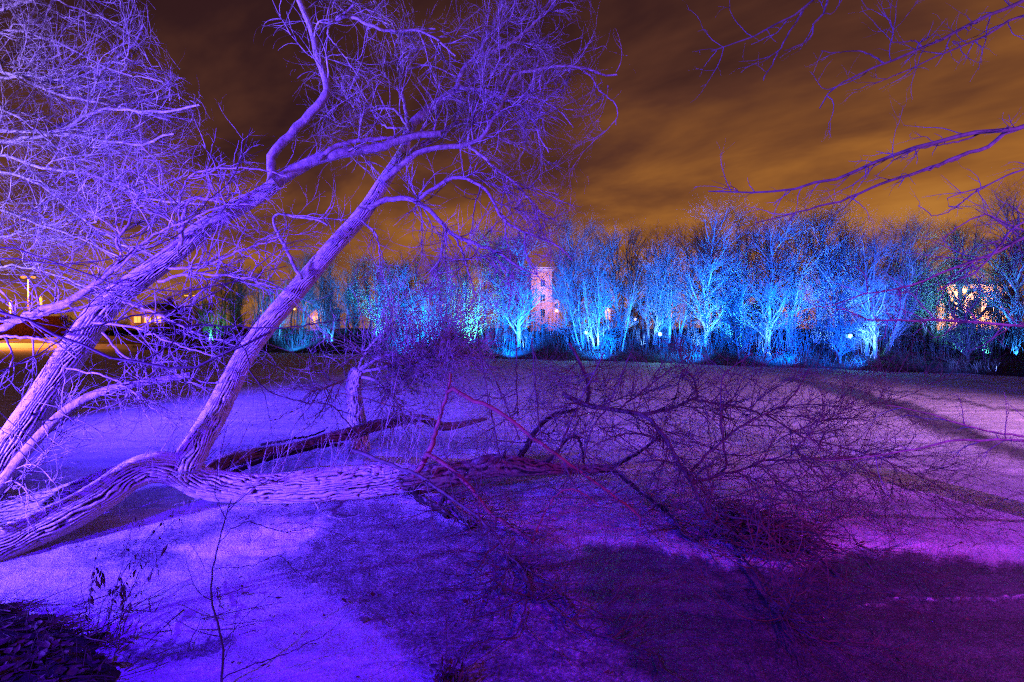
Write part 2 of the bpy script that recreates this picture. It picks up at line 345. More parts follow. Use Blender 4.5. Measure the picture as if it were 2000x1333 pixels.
def build_ice():
    nr, na = 460, 620
    r = np.exp(np.linspace(math.log(0.7), math.log(130), nr)); a = np.linspace(R(-100), R(100), na)
    rr, aa = np.meshgrid(r, a, indexing='ij')
    X = rr * np.sin(aa); Y = rr * np.cos(aa)
    Ys = np.maximum(Y, 0.3)
    px = 1000 + F * X / Ys; py = HY + HC * F / Ys
    jx = 10 * np.sin(py * 0.13 + 1.7) + 7 * np.sin(py * 0.31 + px * 0.04); jy = 5 * np.sin(px * 0.061) + 3 * np.sin(px * 0.17 + 2) + 2 * np.sin(px * 0.41)
    qx, qy = px + jx, py + jy
    # 1 = snow covered or lamp-whitened, ~0.45 = speckled frost on ice, 0 = bare dark ice
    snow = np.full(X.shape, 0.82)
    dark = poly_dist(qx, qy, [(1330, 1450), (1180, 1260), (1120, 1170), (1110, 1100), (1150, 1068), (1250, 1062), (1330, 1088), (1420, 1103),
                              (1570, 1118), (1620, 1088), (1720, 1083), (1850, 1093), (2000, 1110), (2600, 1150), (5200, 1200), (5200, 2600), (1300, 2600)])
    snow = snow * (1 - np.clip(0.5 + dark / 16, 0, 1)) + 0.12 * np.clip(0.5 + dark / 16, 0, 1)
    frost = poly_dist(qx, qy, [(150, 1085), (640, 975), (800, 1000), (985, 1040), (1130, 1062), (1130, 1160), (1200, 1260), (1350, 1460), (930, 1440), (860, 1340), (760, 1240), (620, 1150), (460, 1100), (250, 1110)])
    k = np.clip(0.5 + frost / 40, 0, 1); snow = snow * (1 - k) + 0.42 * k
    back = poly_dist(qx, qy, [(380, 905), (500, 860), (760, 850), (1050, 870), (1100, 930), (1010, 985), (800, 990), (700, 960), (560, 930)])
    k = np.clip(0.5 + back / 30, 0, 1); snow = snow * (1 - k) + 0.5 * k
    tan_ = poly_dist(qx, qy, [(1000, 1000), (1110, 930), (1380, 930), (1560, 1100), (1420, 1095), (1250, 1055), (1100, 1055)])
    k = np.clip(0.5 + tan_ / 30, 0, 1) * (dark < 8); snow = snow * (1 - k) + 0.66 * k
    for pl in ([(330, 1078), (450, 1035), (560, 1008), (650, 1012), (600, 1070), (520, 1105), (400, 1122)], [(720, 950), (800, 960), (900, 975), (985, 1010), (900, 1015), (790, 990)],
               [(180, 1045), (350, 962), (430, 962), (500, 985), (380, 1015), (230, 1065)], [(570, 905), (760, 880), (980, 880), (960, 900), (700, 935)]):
        k = np.clip(0.5 + poly_dist(qx, qy, pl) / 26, 0, 1); snow = snow * (1 - k) + 0.95 * k  # frost whitened here to paint in the lamp's hot-spot on the ice
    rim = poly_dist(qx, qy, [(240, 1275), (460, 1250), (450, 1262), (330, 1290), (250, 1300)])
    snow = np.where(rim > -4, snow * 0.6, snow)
    for ln, w, dp in (([(1530, 738), (1620, 760), (1750, 797), (1830, 832), (1920, 862), (2060, 912), (2400, 1040)], 9, 0.62),
                      ([(1570, 737), (1690, 770), (1800, 800), (1880, 836), (1930, 862)], 6, 0.42),
                      ([(1640, 752), (1800, 772), (2000, 806), (2300, 850)], 2.2, 0.4),
                      ([(350, 712), (600, 716), (900, 722)], 3, 0.2), ([(250, 742), (600, 748), (800, 752)], 4, 0.2),
                      ([(1500, 725), (1700, 731), (2000, 752), (2300, 775)], 3, 0.3)):
        d = line_dist(px, py + 0.4 * jy, ln); wl = w * np.clip((py - 700) / 90, 0.25, 1.4)
        snow = snow - dp * np.exp(-(d / np.maximum(wl, 1)) ** 2) * (snow > 0.3)
    crack = line_dist(px, py + 0.3 * jy, [(1670, 1188), (1715, 1182), (1745, 1170), (1850, 1171), (2010, 1168), (2300, 1150)])
    snow = snow + 0.75 * np.exp(-(crack / 1.6) ** 2)
    Z = 0.012 * np.clip(snow, 0, 1) + 0.01 * np.sin(X * 0.9 + 1) * np.sin(Y * 0.7)
    near = np.clip(1.6 - rr / 14, 0, 1)
    Z = Z + near * np.clip(snow, 0.15, 1) * (0.030 * (vnoise(X * 1.7 + 40, Y * 3.1 + 9, 251) - 0.5) + 0.022 * (vnoise(X * 5.3 + 70, Y * 8.0 + 30, 241) - 0.5) + 0.012 * (vnoise(X * 14 + 90, Y * 18 + 60, 239) - 0.5))
    V = np.stack([X, Y, Z], -1).reshape(-1, 3)
    keep = (Y < shore(px) + 2.0) | (Y < 1)
    i = np.arange(nr - 1)[:, None] * na + np.arange(na - 1)[None]
    ok = (keep[:-1, :-1] & keep[1:, :-1] & keep[:-1, 1:] & keep[1:, 1:]).ravel()
    Q = np.stack([i, i + na, i + na + 1, i + 1], -1).reshape(-1, 4)[ok]
    m_ = bpy.data.materials.new("snowy_ice"); m_.use_nodes = True
    nt = m_.node_tree; N = nt.nodes; L = nt.links; b = N["Principled BSDF"]
    at = N.new("ShaderNodeAttribute"); at.attribute_name = "snow"; tc = N.new("ShaderNodeTexCoord")
    def noise(sc, det=4, rgh=0.6, vec=None):
        n = N.new("ShaderNodeTexNoise"); n.inputs["Scale"].default_value = sc; n.inputs["Detail"].default_value = det; n.inputs["Roughness"].default_value = rgh
        L.new(vec or tc.outputs["Object"], n.inputs["Vector"]); return n.outputs[0]
    def mth(op, a_, b_=None, c_=None, clamp=False):
        n = N.new("ShaderNodeMath"); n.operation = op; n.use_clamp = clamp
        for q_, v_ in enumerate((a_, b_, c_)):
            if v_ is None: continue
            if isinstance(v_, (int, float)): n.inputs[q_].default_value = v_
            else: L.new(v_, n.inputs[q_])
        return n.outputs[0]
    fine = noise(38, 5, 0.7); mid = noise(6, 5, 0.6); big = noise(0.8, 4)
    # wind-drawn ripples lying across the lake
    mp = N.new("ShaderNodeMapping"); L.new(tc.outputs["Object"], mp.inputs[0]); mp.inputs["Scale"].default_value = (0.25, 2.2, 1); mp.inputs["Rotation"].default_value = (0, 0, 0.12)
    rip = noise(1.4, 5, 0.55, mp.outputs[0])
    sn = at.outputs["Fac"]
    # frost breaks up where the cover is partial
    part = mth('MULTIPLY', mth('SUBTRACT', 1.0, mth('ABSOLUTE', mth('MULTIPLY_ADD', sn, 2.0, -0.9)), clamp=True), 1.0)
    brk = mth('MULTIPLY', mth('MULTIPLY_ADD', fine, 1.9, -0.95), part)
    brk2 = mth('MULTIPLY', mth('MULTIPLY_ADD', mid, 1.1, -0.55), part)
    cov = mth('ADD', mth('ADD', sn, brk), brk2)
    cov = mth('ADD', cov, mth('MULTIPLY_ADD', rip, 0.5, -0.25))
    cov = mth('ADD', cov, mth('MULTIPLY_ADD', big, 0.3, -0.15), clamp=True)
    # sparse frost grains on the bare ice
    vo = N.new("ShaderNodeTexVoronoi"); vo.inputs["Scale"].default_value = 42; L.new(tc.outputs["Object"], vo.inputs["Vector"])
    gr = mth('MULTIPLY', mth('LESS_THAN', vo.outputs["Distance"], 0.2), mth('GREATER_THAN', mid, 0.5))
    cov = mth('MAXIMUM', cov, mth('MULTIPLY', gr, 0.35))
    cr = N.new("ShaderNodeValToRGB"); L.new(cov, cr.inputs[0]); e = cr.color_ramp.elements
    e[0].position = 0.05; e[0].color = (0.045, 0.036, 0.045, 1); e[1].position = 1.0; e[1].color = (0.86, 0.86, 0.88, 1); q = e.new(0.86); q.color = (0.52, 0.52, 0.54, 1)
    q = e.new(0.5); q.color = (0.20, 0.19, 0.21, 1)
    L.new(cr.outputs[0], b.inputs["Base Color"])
    ro = N.new("ShaderNodeMapRange"); L.new(cov, ro.inputs[0]); ro.inputs[3].default_value = 0.42; ro.inputs[4].default_value = 0.85
    L.new(ro.outputs[0], b.inputs["Roughness"]); b.inputs["Specular IOR Level"].default_value = 0.25
    bh = mth('ADD', mth('MULTIPLY', fine, 0.5), mth('ADD', mth('MULTIPLY', mid, 0.9), mth('MULTIPLY', rip, 0.5)))
    bh = mth('ADD', bh, mth('MULTIPLY', cov, 0.4))
    bp = N.new("ShaderNodeBump"); bp.inputs["Strength"].default_value = 0.8; bp.inputs["Distance"].default_value = 0.035
    L.new(bh, bp.inputs["Height"]); L.new(bp.outputs[0], b.inputs["Normal"])
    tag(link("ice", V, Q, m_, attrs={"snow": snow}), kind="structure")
build_ice()
def build_ground():
    # one sheet: the lake bed and, behind the shoreline, the rising bank and the land out to the horizon
    pxs = np.concatenate([np.linspace(-9000, -700, 30), np.linspace(-650, 2650, 240), np.linspace(2800, 9000, 30)])
    ds = np.concatenate([[-60, -6, -2, -1, -0.5, -0.2], np.linspace(0, 14, 40), np.geomspace(15, 2500, 40)])
    A, D = np.meshgrid(pxs, ds, indexing='ij'); Y = np.maximum(shore(A) + D, 0.5); X = (A - 1000) / F * Y
    Z = height(X, Y); Z = np.where(D > 300, np.minimum(Z, 6), Z)
    n = len(ds); i = np.arange(len(pxs) - 1)[:, None] * n + np.arange(n - 1)[None]
    Q = np.stack([i, i + n, i + n + 1, i + 1], -1).reshape(-1, 4)
    tag(link("ground", np.stack([X, Y, Z], -1).reshape(-1, 3), Q, M['bank']), kind="structure")
build_ground()
def build_near_bank():
    n = 90
    xs = np.linspace(-7, 7, n); ys = np.linspace(-3, 5.2, n); X, Y = np.meshgrid(xs, ys, indexing='ij')
    Ys = np.maximum(Y, 0.2); px = 1000 + F * X / Ys; py = HY + HC * F / Ys
    edge = np.interp(X, [-7, -4.6, -4.15, -3.3, -2.9, -2.72, -2.6, -2.2, -1.3, 0, 7], [4.5, 4.02, 3.92, 3.58, 3.34, 3.08, 2.85, 2.8, 2.7, 2.5, 2.4])
    edge = edge + 0.06 * np.sin(X * 11) + 0.05 * np.sin(X * 23 + 1)
    d = edge - Y
    Z = np.where(d < 0, 0.02 + d * 0.8, 0.02 + 0.07 * (1 - np.exp(-d / 0.25)) + 0.07 * np.clip(d, 0, 3)) + 0.025 * np.sin(X * 7 + Y * 5) * np.clip(d * 4, 0, 1)
    i = np.arange(n - 1)[:, None] * n + np.arange(n - 1)[None]
    Q = np.stack([i, i + n, i + n + 1, i + 1], -1).reshape(-1, 4)
    tag(link("bank", np.stack([X, Y, Z], -1).reshape(-1, 3), Q, M['litter']), kind="structure")
    def z(x, y):
        e = np.interp(x, [-7, -4.6, -4.15, -3.3, -2.9, -2.72, -2.6, -2.2, -1.3, 0, 7], [4.5, 4.02, 3.92, 3.58, 3.34, 3.08, 2.85, 2.8, 2.7, 2.5, 2.4]); dd = e - y
        return np.where(dd < 0, 0.015, 0.02 + 0.07 * (1 - np.exp(-np.maximum(dd, 0) / 0.25)) + 0.07 * np.clip(dd, 0, 3))
    return z
bank_z = build_near_bank()
def leaf_mesh(c, d, up, L, w):
    """many curled dead leaves; all arrays (N,..)"""
    side = norm(np.cross(d, up)); upn = np.cross(side, d)
    prof = [(0, 0.08), (0.3, 1), (0.65, 0.8), (1, 0.05)]; rows = []
    for t, ww in prof:
        base = c + d * (L * t)[:, None] + upn * (L * 0.35 * (t - 0.5) ** 2)[:, None]
        for s in (-1, 0, 1): rows.append(base + side * (s * ww * w)[:, None] + upn * (abs(s) * 0.45 * ww * w)[:, None])
    V = np.stack(rows, 1); n = len(c)
    q = [(r * 3 + k, r * 3 + k + 1, r * 3 + k + 4, r * 3 + k + 3) for r in range(3) for k in range(2)]
    return V.reshape(-1, 3), (np.arange(n)[:, None, None] * 12 + np.array(q)[None]).reshape(-1, 4)
def build_litter():
    n = 3000
    x = rng.uniform(-4.6, -1.2, n); y = rng.uniform(2.3, 4.2, n)
    e = np.interp(x, [-7, -4.6, -4.15, -3.3, -2.9, -2.72, -2.6, -2.2, -1.3], [4.5, 4.02, 3.92, 3.58, 3.34, 3.08, 2.85, 2.8, 2.7]) + rng.normal(-0.02, 0.09, n)
    k = (y < e) & (np.sin(x * 9 + 3 * np.sin(y * 7)) * np.sin(y * 11 + x * 4) + rng.normal(0, 0.35, n) > -0.35); x, y = x[k], y[k]; n = len(x)
    c = np.stack([x, y, bank_z(x, y) + rng.uniform(0.004, 0.03, n)], 1)
    d = norm(np.stack([rng.normal(size=n), rng.normal(size=n), rng.normal(0, 0.35, n)], 1)); up = norm(np.stack([rng.normal(0, .4, n), rng.normal(0, .4, n), np.ones(n)], 1))
    v, q = leaf_mesh(c, d, up, rng.gamma(5, 0.012, n) + 0.02, rng.gamma(4, 0.0042, n) + 0.003)
    # fallen sticks among the leaves
    m = 170; xs = rng.uniform(-4.6, -2.4, m); ys = rng.uniform(2.4, 4.0, m); a = rng.uniform(0, 6.28, m); s = np.linspace(0, 1, 7); L = rng.gamma(4, 0.07, m)
    px_ = xs[:, None] + np.cos(a)[:, None] * L[:, None] * s + np.cumsum(rng.normal(0, .008, (m, 7)), 1); py_ = ys[:, None] + np.sin(a)[:, None] * L[:, None] * s + np.cumsum(rng.normal(0, .008, (m, 7)), 1)
    pz = bank_z(px_, py_) + 0.012 + np.abs(rng.normal(0, 0.06, m))[:, None] * s
    v2, q2 = tubes(np.stack([px_, py_, pz], -1), 0.004 * rng.uniform(.5, 2, m)[:, None] * np.linspace(1, .4, 7)[None])
    v, q = np.concatenate([v, v2]), np.concatenate([q, q2 + len(v)])
    tag(link("leaf_litter", v, q, M['dead_leaf']), kind="stuff")
build_litter()

def ice_debris():
    # leaves and snapped twigs lying on the ice
    n = 420; r = rng.uniform(3.2, 16, n) ; a = R(1) * rng.uniform(-46, 46, n); x, y = r * np.sin(a), r * np.cos(a)
    c = np.stack([x, y, 0.03 + 0 * x], 1); d = norm(np.stack([rng.normal(size=n), rng.normal(size=n), rng.normal(0, .15, n)], 1))
    v, q = leaf_mesh(c, d, norm(np.stack([rng.normal(0, .3, n), rng.normal(0, .3, n), np.ones(n)], 1)), rng.gamma(4, 0.010, n) + .01, rng.gamma(4, .003, n) + .002)
    m = 260; r = rng.uniform(3.4, 13, m); a = R(1) * rng.uniform(-30, 46, m); s = np.linspace(0, 1, 6); L = rng.gamma(3, 0.07, m); th = rng.uniform(0, 6.28, m)
    xs = (r * np.sin(a))[:, None] + (np.cos(th) * L)[:, None] * s + np.cumsum(rng.normal(0, .006, (m, 6)), 1); ys = (r * np.cos(a))[:, None] + (np.sin(th) * L)[:, None] * s + np.cumsum(rng.normal(0, .006, (m, 6)), 1)
    v2, q2 = tubes(np.stack([xs, ys, 0.028 + 0.05 * rng.random(m)[:, None] * s], -1), 0.0035 * rng.uniform(.5, 1.6, m)[:, None] * np.linspace(1, .5, 6)[None])
    tag(link("ice_debris", np.concatenate([v, v2]), np.concatenate([q, q2 + len(v)]), M['dead_leaf']), kind="stuff")
ice_debris()

# ------------------------------------------------------------------ near trees
def jn(*bs): return np.concatenate([b[0] for b in bs]), np.concatenate([b[1] for b in bs])
def twig_part(name, parent, m, *levels, K=3):
    """levels may have different point counts; they become one mesh part"""
    return link(name, *cat_mesh([tubes(p, r, K) for p, r in levels]), m, parent)
def limb_parts(parent, m, limbs, K=9, name="limb"):
    for p, r in zip(limbs.pts, limbs.rad):
        link(name, *tubes(p[None], r[None], K), m, parent)
def ax(way, Y0, Y1, ws):
    xy = np.array(way, float); s = np.r_[0, np.cumsum(np.hypot(*np.diff(xy, axis=0).T))]; s /= s[-1]
    Y = Y0 + (Y1 - Y0) * s if np.isscalar(Y0) else np.asarray(Y0)
    return np.array([P(x, y, d) for (x, y), d in zip(xy, Y)]), 0.5 * np.array(ws) / F * Y / np.sqrt(1 + ((xy[:, 0] - 1000) / F) ** 2)

# --- leaning tree on the left
def leaning_tree():
    t = thing("leaning_tree", (-4.9, 4.6, 0.0), "tall rough-barked tree leaning right from the lower left corner across the left side", "tree")
    w = [(-150, 1130), (-75, 1010), (0, 905), (70, 800), (140, 692), (205, 602), (270, 548), (335, 500), (390, 452), (440, 420), (500, 386), (540, 360)]
    a, r = ax(w, 4.6, 6.0, [132, 106, 87, 77, 67, 60, 53, 46, 40, 35, 31, 28])
    trunk_mesh("trunk", a, r, M['bark'], t, K=160, depth=0.030, nu=34)
    L = Limbs()
    L.add([(525, 368), (568, 338), (622, 311), (680, 297), (743, 288), (788, 272), (824, 263), (860, 261)], 6.0, 6.7, 36, 15)
    L.add([(530, 362), (531, 329), (534, 302), (549, 284), (590, 239), (630, 198), (637, 176), (634, 145), (622, 117), (610, 59), (585, 0), (560, -60)], 6.0, 6.4, 26, 17)
    L.add([(622, 311), (650, 290), (671, 281), (721, 272), (770, 270)], 6.15, 6.5, 14, 8)
    L.add([(613, 55), (648, 43), (685, 32), (716, 47), (760, 62), (811, 59), (850, 75), (890, 110)], 6.4, 6.8, 11, 4)
    L.add([(585, 0), (620, -30), (700, -60)], 6.4, 6.8, 12, 5)
    L.add([(690, 10), (640, 60), (665, 100), (700, 150)], 6.4, 6.6, 6, 2)
    # the smooth pale stem that leans beside the trunk and ends in a stub
    S2 = Limbs()
    S2.add([(-60, 1040), (0, 950), (60, 872), (130, 802), (200, 765), (280, 748), (374, 733)], 4.6, 4.9, 46, 20, 0.0)
    S2.add([(-40, 668), (60, 612), (130, 590), (200, 545), (240, 510), (262, 485)], 5.2, 5.35, 30, 12)
    S2.add([(-40, 625), (50, 622), (120, 600), (180, 560)], 5.2, 5.3, 22, 14)
    S2.add([(-30, 656), (60, 660), (110, 672), (150, 700)], 5.1, 5.0, 12, 5)
    S2.add([(353, 480), (358, 430), (366, 398), (382, 388), (420, 392), (455, 402)], 5.4, 5.3, 13, 6)
    S2.add([(348, 500), (352, 440), (352, 390), (372, 345), (420, 330), (500, 330), (560, 345)], 5.4, 5.2, 7, 3)
    S2.add([(236, 490), (228, 470), (250, 440), (262, 405), (278, 372)], 5.35, 5.5, 10, 5)
    S2.add([(225, 530), (300, 460), (370, 430), (440, 400), (500, 402)], 5.3, 5.1, 8, 3)
    S2.add([(310, 550), (370, 535), (450, 540), (520, 556), (575, 575)], 5.35, 5.0, 9, 3)
    S2.add([(330, 525), (400, 520), (470, 490), (540, 470)], 5.35, 5.2, 8, 3)
    S2.add([(180, 630), (260, 640), (340, 672), (430, 700)], 5.1, 4.8, 9, 3)
    S2.add([(240, 590), (300, 610), (380, 650), (450, 670)], 5.2, 4.9, 8, 3)
    S2.add([(130, 720), (220, 740), (290, 790), (340, 830)], 4.9, 4.6, 7, 2)
    S2.add([(200, 650), (250, 700), (320, 720), (400, 760)], 5.0, 4.7, 7, 2)
    limb_parts(t, M['limb'], L, 12); limb_parts(t, M['limb'], S2, 10)
    lb, sb = L.batch(), S2.batch()
    wts = np.ones(len(L.pts)); wts[1] = 0.9
    g1 = grow(lb, 46, (0.5, 1.3), (25, 70), 12, 0.0130, 0.12, (0, 0, 0.02), 0.3, 1.0, 0.12)
    g2 = grow(g1, 330, (0.25, 0.7), (20, 60), 9, 0.0071, 0.10, (0, 0, 0.01), 0.15, 1, 0.15)
    s1 = grow(sb, 190, (0.35, 1.0), (25, 75), 12, 0.0119, 0.14, (0.02, 0, -0.01), 0.12, 1.0, 0.14)
    s2 = grow(s1, 1200, (0.18, 0.5), (20, 65), 9, 0.0061, 0.14, (0, 0, 0), 0.15, 1, 0.18)
    s3 = grow(s2, 1800, (0.08, 0.22), (20, 60), 6, 0.0043, 0.12, (0, 0, 0), 0.3, 1, 0.15)
    # short sprouts at the foot of the trunk
    foot = np.array([[P(x, y, 4.7) for x, y in zip(np.linspace(-60, 120, PB), np.linspace(1040, 850, PB))]]); fr = np.full((1, PB), 0.05)
    f1 = grow((foot, fr), 70, (0.3, 0.9), (20, 80), 10, 0.0071, 0.12, (0.03, -0.01, 0.05), 0, 1, 0.12)
    f2 = grow(f1, 170, (0.1, 0.35), (20, 60), 7, 0.0043, 0.12, (0, 0, 0.03), 0.2, 1, 0.1)
    twig_part("crown", t, M['twig'], g1, g2, s1, s2, s3)
    twig_part("sprouts", t, M['twig'], f1, f2)
leaning_tree()

# --- tree off the left edge whose limbs fill the top left of the picture
def overhanging_tree():
    t = thing("overhanging_tree", (-10.2, 7.6, 0.0), "dense fan of brightly lit bare limbs reaching in from the top left edge", "tree")
    a = np.array([(-10.2, 7.6, -0.1), (-10.15, 7.6, 1.2), (-10.0, 7.55, 3.0), (-9.8, 7.5, 5.0), (-9.7, 7.4, 7.5), (-9.5, 7.4, 9.5)])
    trunk_mesh("trunk", a, np.array([0.42, 0.34, 0.29, 0.24, 0.16, 0.06]), M['bark'], t, K=60, step=0.05, depth=0.02)
    L = Limbs()
    def l(ys, ye, way, w0=17, w1=6): L.add(way, ys, ye, w0, w1, 0.02)
    l(7.5, 6.9, [(-175, 300), (-80, 262), (0, 256), (80, 258), (150, 265), (260, 283), (340, 262)], 20, 6)
    l(7.5, 7.1, [(-172, 180), (-80, 130), (0, 138), (90, 175), (150, 192), (250, 212), (330, 235)], 18, 5)
    l(7.5, 6.8, [(-176, 330), (-60, 290), (0, 278), (110, 258), (200, 215), (300, 218), (390, 205)], 20, 6)
    l(7.5, 6.7, [(-178, 370), (-60, 300), (0, 300), (80, 325), (190, 345), (290, 388), (400, 400)], 20, 5)
    l(7.5, 6.7, [(-180, 420), (-70, 330), (0, 334), (80, 362), (150, 420), (230, 470), (300, 500)], 18, 5)
    l(7.5, 7.2, [(-172, 200), (-80, 160), (0, 148), (60, 145), (100, 155), (160, 150), (250, 100), (280, 50)], 16, 5)
    l(7.4, 7.2, [(-60, 152), (60, 150), (102, 150), (100, 70), (95, 20), (120, -30)], 12, 5)
    l(7.4, 7.3, [(-165, 80), (-60, 40), (0, 20), (50, 2), (120, -40)], 18, 8)
    l(7.5, 6.9, [(-174, 260), (-50, 212), (0, 213), (60, 245), (130, 300), (200, 320)], 14, 4)
    l(7.5, 6.7, [(-180, 440), (-80, 400), (0, 410), (80, 440), (170, 470), (260, 520)], 16, 4)
    l(7.5, 7.0, [(-182, 520), (-80, 470), (0, 462), (100, 440), (180, 420), (250, 400)], 14, 4)
    l(7.5, 6.9, [(-172, 140), (-60, 70), (30, 60), (130, 90), (230, 140), (320, 160)], 14, 4)
    l(7.5, 7.1, [(-166, 60), (-50, 0), (60, -10), (160, 20), (240, 50)], 14, 4)
    l(7.5, 6.8, [(-184, 560), (-80, 540), (20, 520), (120, 540), (220, 590)], 12, 3)
    limb_parts(t, M['limb'], L, 8)
    b = L.batch()
    k1 = grow(b, 170, (0.8, 1.9), (15, 45), 14, 0.0122, 0.10, (0.03, -0.01, 0.02), 0.2, 0.95, 0.07, lenfall=0.3)
    k2 = grow(k1, 1500, (0.4, 1.0), (15, 50), 10, 0.0081, 0.11, (0.03, 0, 0.01), 0.1, 1, 0.10)
    k3 = grow(k2, 5200, (0.15, 0.45), (15, 60), 7, 0.0050, 0.12, (0.01, 0, 0.01), 0.15, 1, 0.12)
    def keep(g):   # the crown's ragged right-hand edge
        e = g[0][:, -1]; px = 1000 + F * e[:, 0] / e[:, 1]; py = HY - (e[:, 2] - HC) * F / e[:, 1]
        lim = np.interp(py, [-50, 0, 100, 150, 200, 245, 310, 380, 470, 560, 700], [270, 292, 318, 360, 395, 425, 412, 405, 420, 380, 260]) + rng.normal(0, 9, len(px))
        return g[0][px < lim], g[1][px < lim]
    twig_part("crown", t, M['twig'], keep(k1), keep(k2), keep(k3))
overhanging_tree()

# --- fallen willow: the arched log, the second trunk that rises from it, and what grows from both
def fallen_tree():
    t = thing("fallen_tree", (-5.0, 4.9, 0.0), "fallen tree arching over the ice with a leaning trunk and round crown growing up", "tree")
    wl = [(-130, 1120), (-30, 1078), (60, 1040), (140, 1002), (205, 962), (262, 924), (310, 912), (355, 922), (400, 944), (460, 952), (540, 954), (640, 948), (720, 939), (790, 934), (835, 936), (870, 930)]
    Yl = [4.5, 4.75, 5.0, 5.2, 5.4, 5.6, 5.75, 5.9, 6.02, 6.15, 6.3, 6.45, 6.6, 6.7, 6.75, 6.8]
    a, r = ax(wl, Yl, None, [112, 106, 98, 92, 85, 79, 75, 72, 70, 67, 65, 68, 64, 58, 46, 24])
    trunk_mesh("log", a, r, M['bark'], t, K=170, depth=0.034, nu=30, lump=0.09)
    # a second, lower root stem behind the log's foot
    a, r = ax([(-120, 1060), (0, 1010), (90, 985), (160, 960), (230, 930), (290, 920)], 5.2, 6.0, [80, 84, 78, 70, 56, 40])
    trunk_mesh("root_stem", a, r, M['bark'], t, K=120, depth=0.030, nu=30)
    wt = [(355, 925), (385, 872), (425, 800), (460, 730), (485, 685), (530, 625), (590, 555), (650, 485), (697, 432), (725, 395), (752, 352), (775, 318), (790, 290), (797, 255)]
    a, r = ax(wt, 5.9, 7.0, [76, 60, 52, 46, 43, 41, 38, 34, 31, 28, 25, 23, 20, 17])
    trunk_mesh("trunk", a, r, M['bark'], t, K=140, depth=0.024, nu=30)
    # broken continuation of the log: dark wood, the log's shade painted into its colour
    a, r = ax([(775, 935), (815, 938), (870, 930), (920, 920), (960, 910), (1010, 910), (1060, 914), (1130, 917), (1200, 915)], 6.6, 6.9, [36, 54, 50, 42, 46, 38, 26, 20, 15])
    trunk_mesh("broken_limb", a, r, M['dark_shade_bark'], t, K=60, depth=0.015, nu=12, lump=0.12)
    D = Limbs()
    D.add([(1190, 915), (1232, 893), (1265, 872), (1290, 850)], 6.9, 7.1, 14, 5)
    D.add([(1195, 916), (1239, 950), (1271, 976), (1313, 1008), (1336, 1047), (1366, 1056)], 6.9, 5.7, 13, 9)
    D.add([(1005, 905), (1027, 875), (1047, 842), (1079, 813), (1125, 800)], 6.8, 7.2, 17, 8)
    D.add([(1050, 912), (1083, 891), (1105, 859), (1128, 854), (1136, 880), (1140, 906)], 6.8, 6.8, 12, 5)
    D.add([(800, 950), (819, 972), (852, 992), (875, 1010)], 6.5, 6.2, 22, 11)
    D.add([(858, 990), (866, 975), (872, 962)], 6.2, 6.2, 12, 9)
    D.add([(880, 985), (904, 1015), (919, 1031), (932, 1024)], 6.2, 6.0, 11, 7)
    D.add([(975, 905), (984, 892), (988, 880)], 6.7, 6.7, 9, 5)
    limb_parts(t, M['dark_shade_bark'], D, 9)
    Rr = Limbs()      # limbs standing up from the broken end, red lamp light painted into their colour
    Rr.add([(808, 930), (836, 888), (858, 820), (872, 775), (880, 729)], 6.3, 6.1, 16.0, 6.4)
    Rr.add([(872, 768), (884, 760), (920, 781), (962, 797), (1001, 823), (1040, 855), (1086, 888), (1135, 924), (1190, 963), (1248, 1008), (1250, 1030)], 6.1, 5.5, 11.7, 6.4)
    Rr.add([(832, 886), (871, 907), (907, 940), (930, 966), (956, 1002), (1001, 1031), (1040, 1059)], 6.2, 5.3, 11.7, 8.5)
    Rr.add([(1040, 1059), (1057, 1015), (1073, 985), (1105, 956), (1141, 966), (1170, 987)], 5.3, 5.2, 6.4, 2.6)
    limb_parts(t, M['red_lit_twig'], Rr, 8)
    # drooping limb over the dark ice in front
    F_ = Limbs()
    F_.add([(690, 880), (760, 905), (800, 920), (849, 950), (894, 982), (930, 1008), (969, 1045), (990, 1086), (1029, 1111), (1071, 1141), (1102, 1163), (1116, 1188)], 6.2, 4.3, 11, 4)
    F_.add([(990, 1086), (1011, 1100), (1029, 1128), (1038, 1160), (1050, 1177), (1064, 1174), (1085, 1195), (1113, 1216), (1144, 1233), (1190, 1247), (1232, 1263), (1260, 1267), (1284, 1282), (1295, 1314)], 4.9, 3.8, 8, 3)
    F_.add([(975, 1062), (952, 1079), (941, 1100), (919, 1125)], 5.0, 4.6, 7, 3)
    F_.add([(992, 1086), (989, 1114), (976, 1141), (948, 1162), (910, 1183)], 4.9, 4.4, 6, 2)
    F_.add([(976, 1141), (985, 1163), (1005, 1168), (1025, 1170)], 4.5, 4.3, 6, 2)
    F_.add([(1029, 1169), (1018, 1216), (1001, 1246), (952, 1249), (917, 1265), (900, 1290)], 4.3, 3.6, 4, 2)
    F_.add([(1113, 1216), (1130, 1195), (1148, 1160), (1169, 1121), (1190, 1100), (1210, 1088)], 4.0, 3.9, 4, 1.5)
    F_.add([(941, 1040), (935, 1000), (930, 940), (915, 900)], 5.0, 5.2, 4, 2)
    F_.add([(1045, 1120), (1050, 1075), (1060, 1040), (1080, 1060), (1075, 1110)], 4.7, 4.4, 3, 1.5)
    limb_parts(t, M['dark_twig'], F_, 7)
    # limbs of the upright trunk's crown
    C = Limbs()
    C.add([(793, 262), (812, 236), (860, 198), (896, 173), (932, 149), (958, 112)], 7.0, 7.5, 27, 10)
    C.add([(890, 178), (901, 144), (923, 117), (986, 90), (1031, 59), (1067, 14), (1100, -40)], 7.2, 7.4, 13, 5)
    C.add([(925, 116), (955, 68), (973, 27), (984, -20)], 7.2, 7.4, 8, 4)
    C.add([(722, 408), (752, 392), (788, 387), (815, 394), (847, 419), (887, 459), (932, 477), (968, 491), (1022, 527)], 6.6, 6.2, 15, 6)
